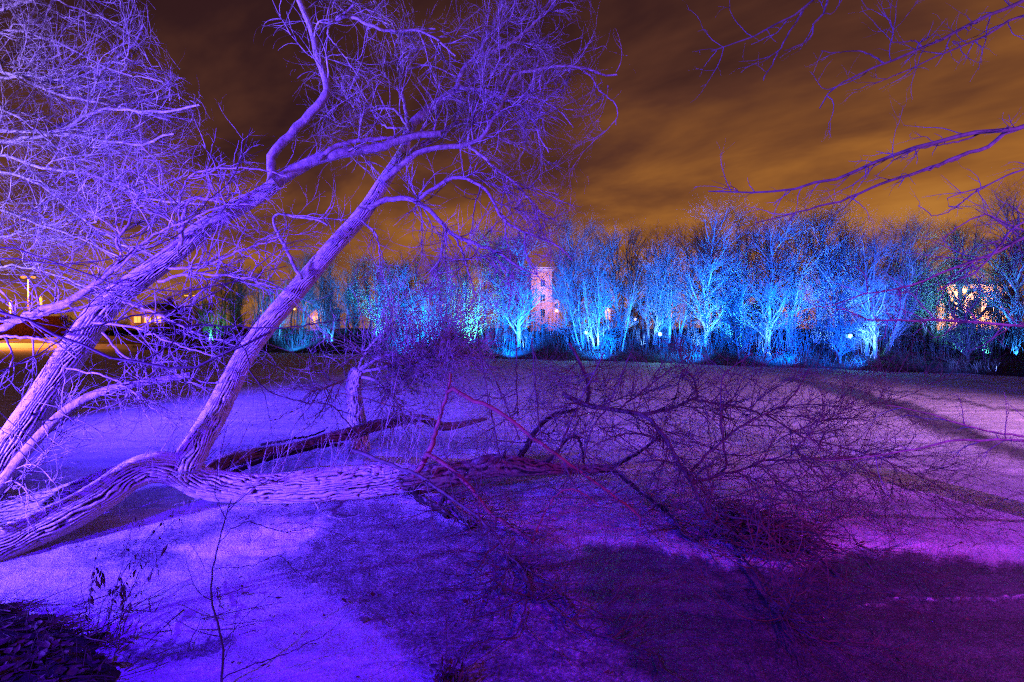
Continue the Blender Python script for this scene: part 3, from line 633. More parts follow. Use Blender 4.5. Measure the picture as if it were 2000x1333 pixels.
    C.add([(813, 393), (851, 365), (892, 347), (928, 356), (955, 378), (973, 414), (991, 434), (1027, 455), (1085, 477), (1117, 509)], 6.4, 6.2, 10, 4)
    C.add([(748, 354), (775, 333), (793, 315), (815, 299), (856, 288), (905, 284), (941, 270), (964, 234), (984, 194), (1000, 158), (1013, 142), (1063, 135), (1126, 128), (1166, 144), (1205, 146)], 6.7, 6.9, 16, 4)
    C.add([(915, 286), (941, 306), (973, 333), (1009, 360), (1040, 396), (1070, 430)], 6.7, 6.6, 8, 3)
    C.add([(1126, 128), (1153, 149), (1171, 176), (1205, 209), (1203, 245)], 6.9, 6.8, 4, 2)
    C.add([(797, 250), (786, 180), (781, 149), (788, 113), (779, 72), (800, 60), (850, 57)], 7.0, 7.0, 10, 4)
    C.add([(898, 172), (950, 178), (986, 194), (1013, 203), (1040, 234), (1058, 275), (1072, 299)], 7.2, 7.0, 9, 3)
    C.add([(785, 318), (800, 300), (860, 261), (896, 239)], 7.1, 7.5, 22, 8)
    C.add([(781, 140), (830, 128), (850, 131), (890, 150)], 7.0, 7.1, 6, 3)
    C.add([(887, 459), (905, 500), (918, 540), (930, 580)], 6.5, 6.3, 6, 2.5)
    C.add([(1025, 455), (1027, 490), (1040, 525), (1065, 555)], 6.3, 6.2, 5, 2)
    C.add([(1020, 525), (1050, 535), (1030, 500)], 6.2, 6.2, 4, 2)
    C.add([(590, 545), (560, 490), (540, 450), (534, 428), (545, 418), (580, 424), (620, 430), (640, 440)], 6.3, 6.2, 10, 5)
    C.add([(700, 425), (735, 460), (742, 510), (735, 545)], 6.5, 6.3, 6, 2)
    C.add([(800, 255), (770, 215), (730, 215), (700, 230)], 6.8, 6.8, 8, 3)
    C.add([(779, 72), (760, 40), (720, 20), (690, 30)], 7.0, 7.0, 5, 2)
    C.add([(797, 250), (750, 245), (712, 190), (690, 150)], 6.9, 6.8, 6, 2)
    C.add([(984, 194), (1040, 190), (1090, 215), (1120, 250)], 6.9, 6.9, 5, 2)
    limb_parts(t, M['limb'], C, 9)
    b = C.batch()
    wts = np.ones(len(C.pts)); wts[[15, 16]] = 0.3
    k1 = grow(b, 150, (0.5, 1.3), (25, 75), 14, 0.0113, 0.11, (0.01, 0, 0.0), 0.2, 1, 0.10, weight=wts)
    k2 = grow(k1, 1700, (0.3, 0.8), (20, 60), 11, 0.0066, 0.10, (0.01, 0, 0), 0.12, 1, 0.16)
    k3 = grow(k2, 4800, (0.12, 0.4), (20, 60), 8, 0.0043, 0.10, (0, 0, 0), 0.2, 1, 0.14)
    def keep(g):
        e = g[0][:, -1]; px = 1000 + F * e[:, 0] / e[:, 1]; py = HY - (e[:, 2] - HC) * F / e[:, 1]
        ok = (px < np.interp(py, [-200, 0, 100, 250, 400, 470, 560], [1190, 1180, 1180, 1150, 1160, 1130, 1080]) + rng.normal(0, 25, len(px))) & (py < 640) & (px > 560 - 60 * (py > 350))
        return g[0][ok], g[1][ok]
    twig_part("crown", t, M['twig'], keep(k1), keep(k2), keep(k3))
    # straight shoots standing on the log
    lp = np.array([resample(np.array([P(x, y, d) for (x, y), d in zip(wl[5:], Yl[5:])]), PB)]); lr = np.full((1, PB), 0.03)
    sh = grow((lp, lr), 84, (0.6, 1.7), (40, 100), 10, 0.0089, 0.05, (0.03, 0.03, 0.14), 0.0, 1, 0.03)
    s2 = grow(sh, 480, (0.15, 0.6), (20, 50), 8, 0.0050, 0.09, (0.01, 0, 0.03), 0.25, 1, 0.06)
    twig_part("shoots", t, M['twig'], sh, s2)
    fb = jn(F_.batch(), Rr.batch(), D.batch())
    f1 = grow(fb, 220, (0.3, 1.1), (25, 75), 11, 0.0085, 0.10, (0.0, 0, 0.03), 0.25, 1, 0.14)
    f2 = grow(f1, 800, (0.12, 0.5), (20, 60), 8, 0.0058, 0.10, (0, 0, 0.02), 0.2, 1, 0.14)
    for f in (f1, f2): f[0][..., 2] = np.maximum(f[0][..., 2], 0.03 + 0.1 * np.clip(0.03 - f[0][..., 2], 0, 1))
    twig_part("crown", t, M['dark_twig'], f1, f2)
fallen_tree()

# --- second fallen stem lying behind the log, with an upright stump
def broken_stump():
    t = thing("broken_stump", tuple(P(697, 865, 8.6)), "short upright stump with brushy twigs on a low fallen stem behind the arched log", "stump")
    a, r = ax([(700, 880), (698, 840), (694, 800), (690, 765), (694, 738), (700, 722)], 8.6, 8.5, [50, 42, 34, 31, 32, 26])
    trunk_mesh("trunk", a, r, M['bark'], t, K=60, step=0.02, depth=0.015, nu=20, cap=True)
    a, r = ax([(395, 935), (440, 905), (490, 890), (558, 880), (600, 869), (642, 856), (690, 845), (730, 832), (767, 826), (822, 818), (862, 833), (905, 828), (950, 818)], 6.4, 9.2, [34, 36, 30, 26, 24, 24, 26, 24, 20, 17, 18, 12, 6])
    trunk_mesh("fallen_stem", a, r, M['dark_shade_bark'], t, K=50, step=0.025, depth=0.015, nu=12, lump=0.14)
    L = Limbs()
    L.add([(455, 925), (503, 902), (572, 883), (628, 872), (672, 868)], 6.5, 7.6, 18, 10)
    L.add([(511, 868), (572, 858), (622, 847), (640, 835)], 8.2, 8.4, 9, 4)
    limb_parts(t, M['dark_shade_bark'], L, 9)
    U = Limbs()
    U.add([(690, 738), (640, 755), (600, 770)], 8.4, 8.2, 9, 3)
    U.add([(692, 732), (717, 713), (744, 697), (767, 694), (794, 705), (830, 720)], 8.5, 8.3, 13, 6)
    U.add([(700, 735), (733, 744), (767, 774), (790, 810)], 8.5, 8.2, 10, 4)
    U.add([(700, 728), (760, 716), (820, 700), (880, 690), (930, 700)], 8.5, 8.0, 9, 4)
    U.add([(697, 725), (720, 680), (760, 640), (790, 600)], 8.5, 8.3, 7, 3)
    U.add([(780, 700), (840, 740), (880, 770)], 8.4, 8.0, 7, 3)
    U.add([(830, 720), (870, 660), (900, 620)], 8.3, 8.0, 6, 2)
    limb_parts(t, M['limb'], U, 8)
    k1 = grow(U.batch(), 300, (0.5, 1.7), (25, 85), 11, 0.0107, 0.10, (0.0, -0.01, 0.02), 0.15, 1, 0.09)
    k2 = grow(k1, 2000, (0.25, 0.75), (20, 65), 9, 0.0066, 0.11, (0, 0, 0.02), 0.1, 1, 0.12)
    k3 = grow(k2, 3000, (0.1, 0.3), (20, 65), 6, 0.0050, 0.11, (0, 0, 0.0), 0.1, 1, 0.12)
    twig_part("crown", t, M['twig'], k1, k2, k3)
broken_stump()

# --- tangle of dead limbs lying on the ice right of the log
def fallen_crown():
    t = thing("fallen_branch", tuple(P(1336, 1047, 5.6)), "wide dark tangle of fallen limbs and twigs spread over the ice at the centre right", "branch")
    L = Limbs()
    L.add([(1100, 770), (1141, 790), (1206, 802), (1252, 810), (1287, 836), (1307, 868), (1330, 911), (1352, 946), (1369, 985), (1377, 1006), (1419, 1051), (1447, 1086), (1478, 1128), (1510, 1174), (1545, 1226), (1564, 1256)], 7.6, 3.9, 14, 5)
    L.add([(1545, 1226), (1590, 1247), (1636, 1253), (1702, 1258), (1751, 1268), (1786, 1296)], 4.0, 3.5, 6, 3)
    L.add([(1636, 1253), (1640, 1235)], 3.9, 3.8, 3, 2)
    L.add([(1702, 1258), (1722, 1235), (1735, 1190)], 3.8, 3.7, 3, 1.3)
    L.add([(1751, 1268), (1790, 1255), (1810, 1246)], 3.6, 3.5, 3, 1.3)
    L.add([(1112, 670), (1131, 706), (1144, 735), (1151, 764), (1146, 794)], 7.4, 7.6, 8, 11)
    L.add([(1252, 810), (1304, 800), (1352, 781), (1362, 774), (1358, 750), (1349, 732), (1333, 722), (1332, 745)], 7.2, 7.0, 10, 5)
    L.add([(1355, 780), (1401, 790), (1450, 797), (1500, 812)], 7.1, 6.8, 8, 4)
    L.add([(1352, 946), (1414, 920), (1414, 875), (1408, 810), (1408, 751), (1417, 729), (1443, 709), (1470, 690)], 6.2, 6.3, 8, 3)
    L.add([(1346, 927), (1382, 888), (1417, 855), (1449, 832), (1491, 810), (1533, 789), (1558, 761), (1579, 722)], 6.2, 6.2, 8, 4)
    L.add([(1352, 943), (1398, 930), (1450, 917), (1491, 902), (1561, 898), (1667, 893), (1720, 886)], 6.0, 5.6, 8, 4)
    L.add([(1487, 906), (1544, 955), (1597, 994), (1650, 1032), (1685, 1078), (1720, 1117)], 5.8, 4.7, 4.5, 2.5)
    L.add([(1561, 830), (1604, 877), (1681, 913), (1738, 941), (1808, 973), (1900, 1015)], 6.0, 5.2, 3.5, 2)
    L.add([(1500, 812), (1568, 853), (1632, 870), (1702, 891), (1773, 920), (1879, 973), (1956, 1018)], 6.4, 5.2, 5, 1.8)
    L.add([(1520, 860), (1579, 832), (1650, 807), (1720, 786), (1773, 772), (1854, 733)], 6.4, 6.4, 4, 1.6)
    L.add([(1385, 1010), (1378, 985), (1388, 960)], 5.6, 5.6, 8, 6)
    L.add([(1040, 660), (1047, 777), (1057, 855)], 6.6, 6.8, 3, 4)
    L.add([(1008, 660), (1009, 740), (1011, 810)], 6.6, 6.8, 3, 4)
    L.add([(930, 650), (956, 787), (975, 888)], 6.5, 6.7, 3, 4)
    L.add([(930, 672), (969, 745), (995, 810), (1014, 859)], 6.5, 6.7, 3, 4)
    L.add([(1180, 690), (1151, 748), (1109, 836), (1079, 904)], 6.3, 6.7, 4, 6)
    L.add([(1232, 690), (1190, 787), (1157, 836), (1138, 904)], 6.3, 6.8, 3, 5)
    L.add([(1206, 802), (1260, 760), (1300, 730), (1340, 700), (1360, 670)], 7.0, 7.0, 5, 2)
    L.add([(1307, 868), (1260, 850), (1210, 850), (1160, 870)], 6.8, 6.8, 7, 3)
    L.add([(1330, 911), (1290, 900), (1240, 905)], 6.6, 6.6, 6, 3)
    limb_parts(t, M['dark_twig'], L, 8)
    b = L.batch(); wts = np.ones(len(L.pts)); wts[[1, 2, 3, 4]] = 0.15; wts[16:22] = 0.35
    k1 = grow(b, 260, (0.5, 1.6), (25, 75), 13, 0.0095, 0.09, (0.01, -0.01, 0.03), 0.1, 0.98, 0.12, weight=wts)
    def up(g, lo=0.03):
        z = g[0][:, :, 2]; g[0][:, :, 2] = np.where(z < lo, lo + 0.15 * (lo - z), z)
        e = g[0][:, -1]; py = HY - (e[:, 2] - HC) * F / e[:, 1]; px = 1000 + F * e[:, 0] / e[:, 1]
        ok = (py > 640) & ((py < 1080) | (px > 1500)); return g[0][ok], g[1][ok]
    k1 = up(k1)
    k2 = up(grow(k1, 3000, (0.25, 0.95), (20, 65), 10, 0.0078, 0.09, (0.01, -0.01, 0.025), 0.1, 1, 0.14))
    k3 = up(grow(k2, 5000, (0.12, 0.45), (20, 65), 7, 0.0060, 0.09, (0, 0, 0.0), 0.1, 1, 0.14))
    twig_part("crown", t, M['dark_twig'], k1, k2, k3)
fallen_crown()

def brush_pile():
    c = P(1455, 1050, 5.3); t = thing("brush_pile", (c[0], c[1], 0), "low heap of dark twigs and debris caught on the ice beside the lower fallen limb", "brush pile")
    n = 420
    o = np.stack([c[0] + rng.normal(0, 0.28, n) + 0.1, c[1] + rng.normal(0, 0.30, n), np.abs(rng.normal(0.07, 0.08, n)) + 0.02], 1)
    d = norm(np.stack([rng.normal(0.5, 0.6, n), rng.normal(-0.3, 0.6, n), rng.normal(0, 0.18, n)], 1)); L = rng.uniform(0.15, 0.55, n)
    s = np.linspace(0, 1, 6)
    p = o[:, None] + d[:, None] * (s[None, :, None] * L[:, None, None]) + rng.normal(0, 0.012, (n, 6, 3)); p[..., 2] = np.maximum(p[..., 2], 0.02)
    link("debris", *tubes(p, np.full((n, 6), 0.006) * rng.uniform(0.5, 1.8, n)[:, None]), M['dark_twig'], t)
    m = 200
    lc = np.stack([c[0] + rng.normal(0, 0.25, m), c[1] + rng.normal(0, 0.26, m), rng.uniform(0.02, 0.22, m)], 1)
    link("leaves", *leaf_mesh(lc, norm(rng.normal(size=(m, 3))), norm(rng.normal(size=(m, 3))), rng.uniform(0.05, .12, m), rng.uniform(0.01, .025, m)), M['dead_leaf'], t)
brush_pile()

# --- tree off the right edge: only its hanging limbs are in the picture
def hanging_tree():
    t = thing("hanging_tree", (7.6, 4.6, 0.0), "thin bare limbs hanging in from the right edge against the orange sky", "tree")
    a = np.array([(7.6, 4.6, -0.1), (7.55, 4.6, 1.5), (7.5, 4.6, 3.5), (7.4, 4.6, 6.0), (7.3, 4.7, 8.5)])
    trunk_mesh("trunk", a, np.array([0.36, 0.27, 0.22, 0.16, 0.05]), M['bark'], t, K=50, step=0.05, depth=0.02)
    L = Limbs()
    Y = 4.6
    def l(way, w0, w1, y1=4.4): L.add(way, Y, y1, 1.2 * w0, 1.2 * w1, 0.008)
    l([(2420, -180), (2200, -90), (2003, 0), (1912, 40), (1804, 93), (1727, 124), (1650, 159), (1615, 185), (1601, 212)], 20, 2.5)
    l([(1800, 91), (1786, 80), (1744, 82), (1744, 52), (1722, 23)], 4, 2)
    l([(1727, 124), (1709, 112), (1678, 100), (1632, 103), (1604, 100)], 4, 2)
    l([(2420, -60), (2200, -20), (2000, 30), (1933, 66), (1874, 93), (1804, 122), (1755, 145)], 16, 2.5)
    l([(1760, 142), (1734, 154), (1695, 167)], 3, 1.6)
    l([(2400, -420), (2000, -260), (1700, -80), (1590, 0), (1559, 26), (1482, 66), (1415, 94), (1389, 101)], 18, 2.2)
    l([(1590, 0), (1573, 17), (1541, 66), (1517, 108), (1491, 157)], 5, 2)
    l([(1680, -90), (1618, 0), (1610, 24), (1590, 47), (1585, 72), (1569, 86), (1531, 99)], 8, 2)
    l([(1680, -60), (1645, 0), (1629, 24), (1609, 27)], 4, 2)
    l([(2440, 100), (2200, 180), (2000, 247), (1975, 254), (1923, 257), (1891, 262), (1818, 282), (1772, 294), (1702, 320), (1636, 350), (1594, 355), (1552, 371), (1482, 375), (1426, 375), (1384, 374)], 24, 2.5)
    l([(2000, 247), (1961, 262), (1930, 287), (1877, 304), (1825, 325), (1765, 346), (1702, 367), (1643, 392), (1545, 418), (1475, 436)], 13, 2)
    l([(1890, 300), (1850, 318), (1800, 335), (1740, 352)], 9, 2.5)
    l([(1923, 258), (1880, 275), (1840, 282), (1790, 292), (1740, 315)], 6, 2.5)
    l([(2440, 180), (2200, 270), (2000, 331), (1916, 367), (1874, 378), (1841, 394), (1850, 405), (1880, 408)], 12, 2)
    l([(1912, 369), (1863, 408), (1825, 422), (1810, 412), (1793, 402)], 4, 1.8)
    l([(2430, 300), (2200, 400), (2000, 464), (1955, 491), (1910, 506), (1850, 531), (1790, 554), (1730, 570), (1694, 572), (1655, 587)], 18, 3)
    l([(2430, 280), (2200, 360), (2000, 434), (1955, 476), (1910, 527), (1868, 548), (1830, 570)], 14, 3)
    l([(2000, 452), (1970, 440), (1930, 420), (1895, 430), (1860, 452), (1838, 476)], 7, 2)
    l([(2000, 470), (1960, 440), (1940, 425), (1905, 408)], 5, 2)
    l([(2430, 610), (2200, 640), (2000, 637), (1910, 630), (1850, 627), (1745, 627), (1700, 626), (1640, 600)], 18, 2.5)
    l([(2430, 900), (2200, 880), (2000, 861), (1914, 861), (1861, 861), (1773, 881), (1667, 896), (1600, 900)], 16, 2)
    l([(2200, 878), (2000, 853), (1928, 842), (1861, 824), (1790, 803), (1730, 792)], 10, 2)
    l([(1655, 587), (1610, 600), (1580, 590), (1572, 560)], 3, 1.6)
    l([(1694, 572), (1690, 540), (1672, 520)], 3, 1.6)
    limb_parts(t, M['grey_twig'], L, 8)
    b = L.batch(); wts = np.ones(len(L.pts)); wts[19] = 2.2; wts[[15, 16]] = 1.6
    k1 = grow(b, 250, (0.12, 0.6), (25, 70), 9, 0.0058, 0.17, (-0.03, 0, 0.0), 0.42, 1, 0.06, weight=wts)
    k2 = grow(k1, 560, (0.05, 0.25), (25, 70), 6, 0.0038, 0.17, (0, 0, 0), 0.2, 1, 0.06)
    twig_part("crown", t, M['grey_twig'], k1, k2)
hanging_tree()

# --- unlit branch sweeping across in front of the leaning trunk
def near_branch():
    t = thing("near_bush", (-3.9, 2.9, 0.3), "dark unlit branch sweeping across in front of the leaning trunks on the left", "bush")
    L = Limbs()
    Y = 3.3
    L.add([(-260, 1500), (-240, 1100), (-190, 760), (-100, 620), (0, 609), (54, 624), (120, 657), (168, 678), (216, 696), (270, 706), (330, 718), (378, 721), (420, 702), (450, 687), (480, 672), (528, 648)], 3.0, 3.7, 20, 6)
    L.add([(282, 705), (310, 688), (339, 666), (342, 642), (330, 620)], 3.45, 3.5, 7, 3)
    L.add([(120, 650), (180, 640), (240, 624), (330, 606), (375, 594), (440, 560), (490, 520)], 3.3, 3.6, 7, 2)
    L.add([(335, 633), (400, 636), (450, 637), (500, 640), (570, 639), (700, 620)], 3.5, 3.8, 6, 2)
    L.add([(-200, 780), (-100, 740), (0, 723), (60, 700), (120, 660), (200, 570), (320, 520), (400, 470)], 3.0, 3.5, 6, 2)
    L.add([(-190, 600), (-60, 500), (0, 482), (60, 495), (180, 540), (300, 568), (420, 560), (560, 520)], 3.0, 3.5, 6, 2)
    L.add([(-150, 560), (0, 505), (90, 515), (200, 510), (330, 470), (400, 400), (460, 340), (490, 250)], 3.0, 3.4, 5, 1.8)
    L.add([(450, 640), (480, 690), (489, 722), (506, 747), (539, 772), (594, 787), (644, 791), (669, 816), (700, 849)], 3.9, 4.2, 4, 4)
    L.add([(440, 640), (436, 690), (440, 720), (425, 740)], 3.6, 3.6, 4, 2)
    limb_parts(t, M['dark_twig'], L, 8)
    k1 = grow(L.batch(), 40, (0.2, 0.7), (20, 60), 10, 0.0058, 0.09, (0.02, 0, 0.02), 0.3, 1, 0.07)
    k2 = grow(k1, 40, (0.1, 0.3), (20, 60), 7, 0.0036, 0.09, (0, 0, 0), 0.3, 1, 0.07)
    twig_part("crown", t, M['dark_twig'], k1, k2)
near_branch()

def sapling():
    b0 = P(432, 1345, 3.0); t = thing("sapling", tuple(b0), "single thin dark sapling standing upright in the left foreground snow", "sapling")
    L = Limbs()
    L.add([(436, 1420), (432, 1333), (436, 1280), (428, 1232), (416, 1192), (412, 1152), (418, 1100), (428, 1060), (440, 1012), (452, 976)], 3.0, 3.2, 9, 3.5, 0.004)
    L.add([(420, 1168), (468, 1152), (520, 1132)], 3.05, 3.2, 2.5, 1.2)
    L.add([(440, 1250), (492, 1192), (556, 1138)], 3.0, 3.2, 2.5, 1.2)
    L.add([(434, 1222), (480, 1216), (536, 1212)], 3.0, 3.2, 2.2, 1.2)
    L.add([(428, 1060), (480, 1020), (560, 1040), (620, 1030), (700, 1060)], 3.1, 3.4, 3, 1.4)
    L.add([(440, 1012), (420, 960), (430, 900), (450, 860)], 3.2, 3.3, 3, 1.2)
    L.add([(445, 1000), (500, 950), (560, 930), (620, 880), (660, 830)], 3.2, 3.5, 3, 1.2)
    L.add([(425, 1110), (405, 1118), (390, 1090), (370, 1060)], 3.1, 3.1, 2.4, 1.2)
    L.add([(418, 1110), (490, 1105), (545, 1085), (570, 1110), (620, 1138)], 3.1, 3.3, 2.6, 1.2)
    limb_parts(t, M['dark_twig'], L, 7)
    k1 = grow(L.batch(), 34, (0.15, 0.5), (20, 60), 9, 0.0038, 0.07, (0.03, 0, 0.02), 0.3, 1, 0.06)
    twig_part("crown", t, M['dark_twig'], k1)
    t = thing("fallen_twig", tuple(P(440, 1320, 3.0)), "long thin twig slanting up from the foot of the sapling at the bottom edge", "twig")
    L = Limbs(); L.add([(425, 1345), (440, 1324), (500, 1296), (580, 1268), (640, 1236), (676, 1204)], 3.0, 3.3, 4, 1.4)
    L.add([(500, 1296), (530, 1290), (515, 1310)], 3.0, 3.05, 2, 1); L.add([(480, 1304), (495, 1288), (505, 1272)], 3.0, 3.05, 2, 1)
    limb_parts(t, M['dark_twig'], L, 6, "stem")
sapling()

def weeds():
    base = P(195, 1245, 3.75); t = thing("withered_weed", (base[0], base[1], 0.05), "withered tall weed with drooping seed heads and hanging dead leaves on the left bank", "weed")
    ways = [[(185, 1260), (200, 1180), (240, 1120), (290, 1050), (350, 985), (372, 975)], [(190, 1255), (225, 1170), (270, 1100), (320, 1040), (350, 1010), (358, 1030)],
            [(170, 1250), (178, 1150), (188, 1090), (200, 1060), (206, 1080)], [(200, 1255), (232, 1190), (260, 1150), (300, 1075), (308, 1110)],
            [(215, 1262), (240, 1200), (275, 1150), (330, 1060), (345, 1060)], [(160, 1245), (170, 1180), (182, 1140), (195, 1105), (200, 1130)],
            [(222, 1265), (236, 1205), (243, 1160), (238, 1130), (242, 1150)], [(205, 1258), (215, 1200), (240, 1100), (262, 1010), (270, 1020)]]
    L = Limbs()
    for w in ways: L.add(w, 3.75, 3.9, 3.2, 1.4, 0.004)
    limb_parts(t, M['dark_twig'], L, 5, "stem")
    pts = np.array(L.pts); n = 150
    i = rng.integers(0, len(pts), n); k = rng.integers(9, PB, n); c = pts[i, k] + rng.normal(0, 0.006, (n, 3))
    d = norm(np.stack([rng.normal(0, .35, n), rng.normal(0, .35, n), -np.ones(n)], 1))
    link("leaves", *leaf_mesh(c, d, norm(rng.normal(size=(n, 3))), rng.uniform(0.03, 0.10, n), rng.uniform(0.004, 0.012, n)), M['dead_leaf'], t)
    # clump of dead leaves by the bottom edge
    c0 = P(880, 1325, 3.12); t = thing("dead_plant", (c0[0], c0[1], 0), "small dark clump of dead leaves with one thin stalk at the bottom centre", "plant")
    m = 90
    c = np.stack([c0[0] + rng.normal(0, 0.055, m), c0[1] + rng.normal(-0.03, 0.05, m), np.abs(rng.normal(0.05, 0.045, m)) + 0.01], 1)
    link("leaves", *leaf_mesh(c, norm(rng.normal(size=(m, 3)) + [0, 0, 0.5]), norm(rng.normal(size=(m, 3))), rng.uniform(0.04, 0.09, m), rng.uniform(0.006, 0.014, m)), M['dead_leaf'], t)
    L = Limbs(); L.add([(870, 1325), (872, 1240), (868, 1140)], 3.12, 3.15, 3, 1.4); L.add([(880, 1320), (905, 1275), (925, 1262)], 3.12, 3.2, 4, 2)
    limb_parts(t, M['dark_twig'], L, 5, "stalk")
weeds()

# ------------------------------------------------------------------ far bank: trees
def tree_mesh(kind, seed, H=12.0, dens=1.0):
    """vertices in local space, foot at the origin: returns (trunk mesh, crown mesh)"""
    global rng
    keep_rng, rng = rng, np.random.default_rng(seed)
    n0 = {'single': 1, 'twin': 3, 'clump': 16}[kind]
    z = np.linspace(-0.3, 1, 14)
    base = rng.normal(0, {'single': 0, 'twin': 0.35, 'clump': 0.9}[kind], (n0, 2))
    lean = rng.normal(0, {'single': 0.03, 'twin': 0.10, 'clump': 0.10}[kind], (n0, 2)) + base * {'single': 0, 'twin': 0.12, 'clump': 0.06}[kind]
    h = H * {'single': 0.86, 'twin': 0.8, 'clump': 0.72}[kind] * rng.uniform(0.8, 1.0, n0); h[0] = H * 0.86
    wob = np.cumsum(rng.normal(0, 0.05, (n0, 14, 2)), axis=1) * {'single': 0.8, 'twin': 1, 'clump': 1.0}[kind]
    tp = np.zeros((n0, 14, 3)); tp[..., 2] = z[None] * h[:, None]
    tp[..., :2] = base[:, None] + lean[:, None] * (z[None, :, None] * h[:, None, None]) + wob
    r0 = {'single': 0.165, 'twin': 0.115, 'clump': 0.06}[kind]
    tr = r0 * rng.uniform(0.7, 1.1, n0)[:, None] * np.clip(1.12 - z, 0.06, 1.3)[None] ** 0.9
    A = (tp, tr)
    spread = {'single': (18, 42), 'twin': (15, 38), 'clump': (10, 32)}[kind]
    n1 = {'single': 22, 'twin': 32, 'clump': 60}[kind]
    l1 = {'single': (0.28 * H, 0.46 * H), 'twin': (0.2 * H, 0.38 * H), 'clump': (0.14 * H, 0.3 * H)}[kind]
    t0 = {'single': 0.3, 'twin': 0.3, 'clump': 0.3}[kind]
    b1 = grow(A, n1, l1, spread, 12, r0 * 0.42, 0.07, (0, 0, 0.045), t0, 0.95, 0.03, lenfall=0.45)
    b2 = grow(jn((resamp(A), A[1][:, np.linspace(0, 13, 12).round().astype(int)]), b1), int(170 * dens), (1.2, 2.6), (15, 45), 9, 0.055, 0.08, (0, 0, 0.04), 0.25, 1, 0.04, rcap=0.6, lenfall=0.3)
    b3 = grow(b2, int(1100 * dens), (0.6, 1.4), (15, 48), 6, 0.032, 0.08, (0, 0, 0.03), 0.15, 1, 0.04)
    b4 = grow(b3, int(5200 * dens), (0.35, 0.8), (12, 45), 4, 0.022, 0.08, (0, 0, 0.03), 0.2, 1, 0.03)
    rng = keep_rng
    trunk = cat_mesh([tubes(*A, 8), tubes(*b1, 5)])
    crown = cat_mesh([tubes(*b2, 4), tubes(*b3, 3), tubes(*b4, 3)])
    return trunk, crown
def resamp(A): return A[0][:, np.linspace(0, 13, 12).round().astype(int)]
class Proto:
    def __init__(self, name, kind, seed, H=12.0, dens=1.0):
        self.name, self.H = name, H
        tk, cr = tree_mesh(kind, seed, H, dens)
        self.me = []
        for n, mm, mt in (("trunk", tk, M['far_bark']), ("crown", cr, M['far_twig'])):
            o = link(n, *mm, mt); self.me.append(o.data); bpy.data.objects.remove(o)
    def put(self, x, y, h, rot, label, group):
        zb = float(height(np.array(x), np.array(y))) - 0.02
        e = thing(self.name, (x, y, zb), label, "tree", group)
        s = h / self.H; e.scale = (s * random.uniform(1.2, 1.45), s * random.uniform(1.2, 1.45), s); e.rotation_euler = (0, 0, rot)
        for n, me in zip(("trunk", "crown"), self.me):
            o = bpy.data.objects.new(n, me); COL.objects.link(o); o.parent = e
        return e
PR = [Proto("bare_tree", 'single', 11), Proto("bare_tree", 'single', 12), Proto("bare_tree", 'single', 13), Proto("bare_tree", 'single', 14),
      Proto("forked_tree", 'twin', 21), Proto("forked_tree", 'twin', 22), Proto("forked_tree", 'twin', 23),
      Proto("multistem_tree", 'clump', 31, 11.0, 0.8), Proto("multistem_tree", 'clump', 32, 11.0, 0.8)]
GR = "floodlit bare trees on the far bank"
# px of the foot, Y distance behind the shore, top row, prototype, label
TREES = [
 (408, 4.0, 520, 7, "thin greenish clump of stems at the left end of the lit trees"),
 (470, 7.0, 505, 4, "dim teal forked tree between the left end clump and the leaning trunk"),
 (528, 5.0, 500, 8, "teal many-stemmed tree right behind the leaning trunk's crossing"),
 (590, 8.0, 492, 1, "dark blue tree just right of where the second trunk crosses the skyline"),
 (640, 3.5, 500, 4, "blue forked tree whose foot glows white above the ice left of the cyan one"),
 (690, 9.0, 500, 2, "shadowy blue tree between the white-footed one and the bright cyan one"),
 (735, 6.5, 490, 5, "bright cyan forked tree with a flared top, left of the dark gap"),
 (790, 7.5, 508, 0, "dim blue tree right beside the bright cyan forked one"),
 (838, 5.5, 500, 7, "blue cluster of straight thin stems left of the brightest clump"),
 (920, 4.5, 480, 8, "brightest pale green clump of many stems low on the left half of the bank"),
 (985, 8.0, 455, 3, "tall dark blue tree left of the orange-lit tower"),
 (1016, 3.8, 448, 0, "slender blue tree with one white lit stem directly left of the tower"),
 (1120, 9.0, 428, 1, "big dense blue crown rising over the orange-lit tower"),
 (1130, 4.5, 470, 2, "blue tree with a pale curved stem right of the tower"),
 (1165, 3.2, 455, 8, "low lit blue clump beside the left visible floodlight"),
 (1210, 8.0, 448, 3, "faint grey-blue tree rising behind the left floodlight"),
 (1262, 5.0, 450, 6, "blue tree with several white forking stems above the middle floodlight"),
 (1310, 5.5, 452, 4, "blue forked tree right above and beside the middle floodlight"),
 (1376, 4.0, 402, 2, "tall wide fan-shaped blue tree with a white foot, highest near the centre of the bank"),
 (1425, 7.0, 438, 5, "blue tree filling the gap right of the tall fan-shaped one"),
 (1447, 5.0, 470, 6, "pale cyan tree with crooked lit boughs halfway to the largest crown"),
 (1503, 2.6, 428, 0, "straight blue tree with a white lit foot and a low bush at its base"),
 (1545, 4.2, 415, 3, "blue tree in front of the orange wall left of the largest crown"),
 (1600, 7.0, 400, 1, "deep blue tree behind the left half of the largest crown"),
 (1640, 4.0, 392, 6, "largest blue crown, right above the right-hand floodlight"),
 (1700, 2.4, 432, 4, "leaning blue-white tree with slanting stems right of the largest crown"),
 (1752, 5.0, 426, 2, "violet-topped tree at the right end of the blue group"),
 (1800, 6.5, 455, 5, "dim violet tree between the blue group and the pink house"),
 (1872, 6.0, 428, 0, "tall pale tree standing before the pink house"),
 (1905, 4.5, 585, 7, "teal-lit thicket of crossing stems below the pink house"),
 (1995, 4.0, 372, 1, "tall pale blue tree cut by the right edge"),
 (1976, 7.5, 480, 4, "slim violet tree between the pink house and the right edge"),
]
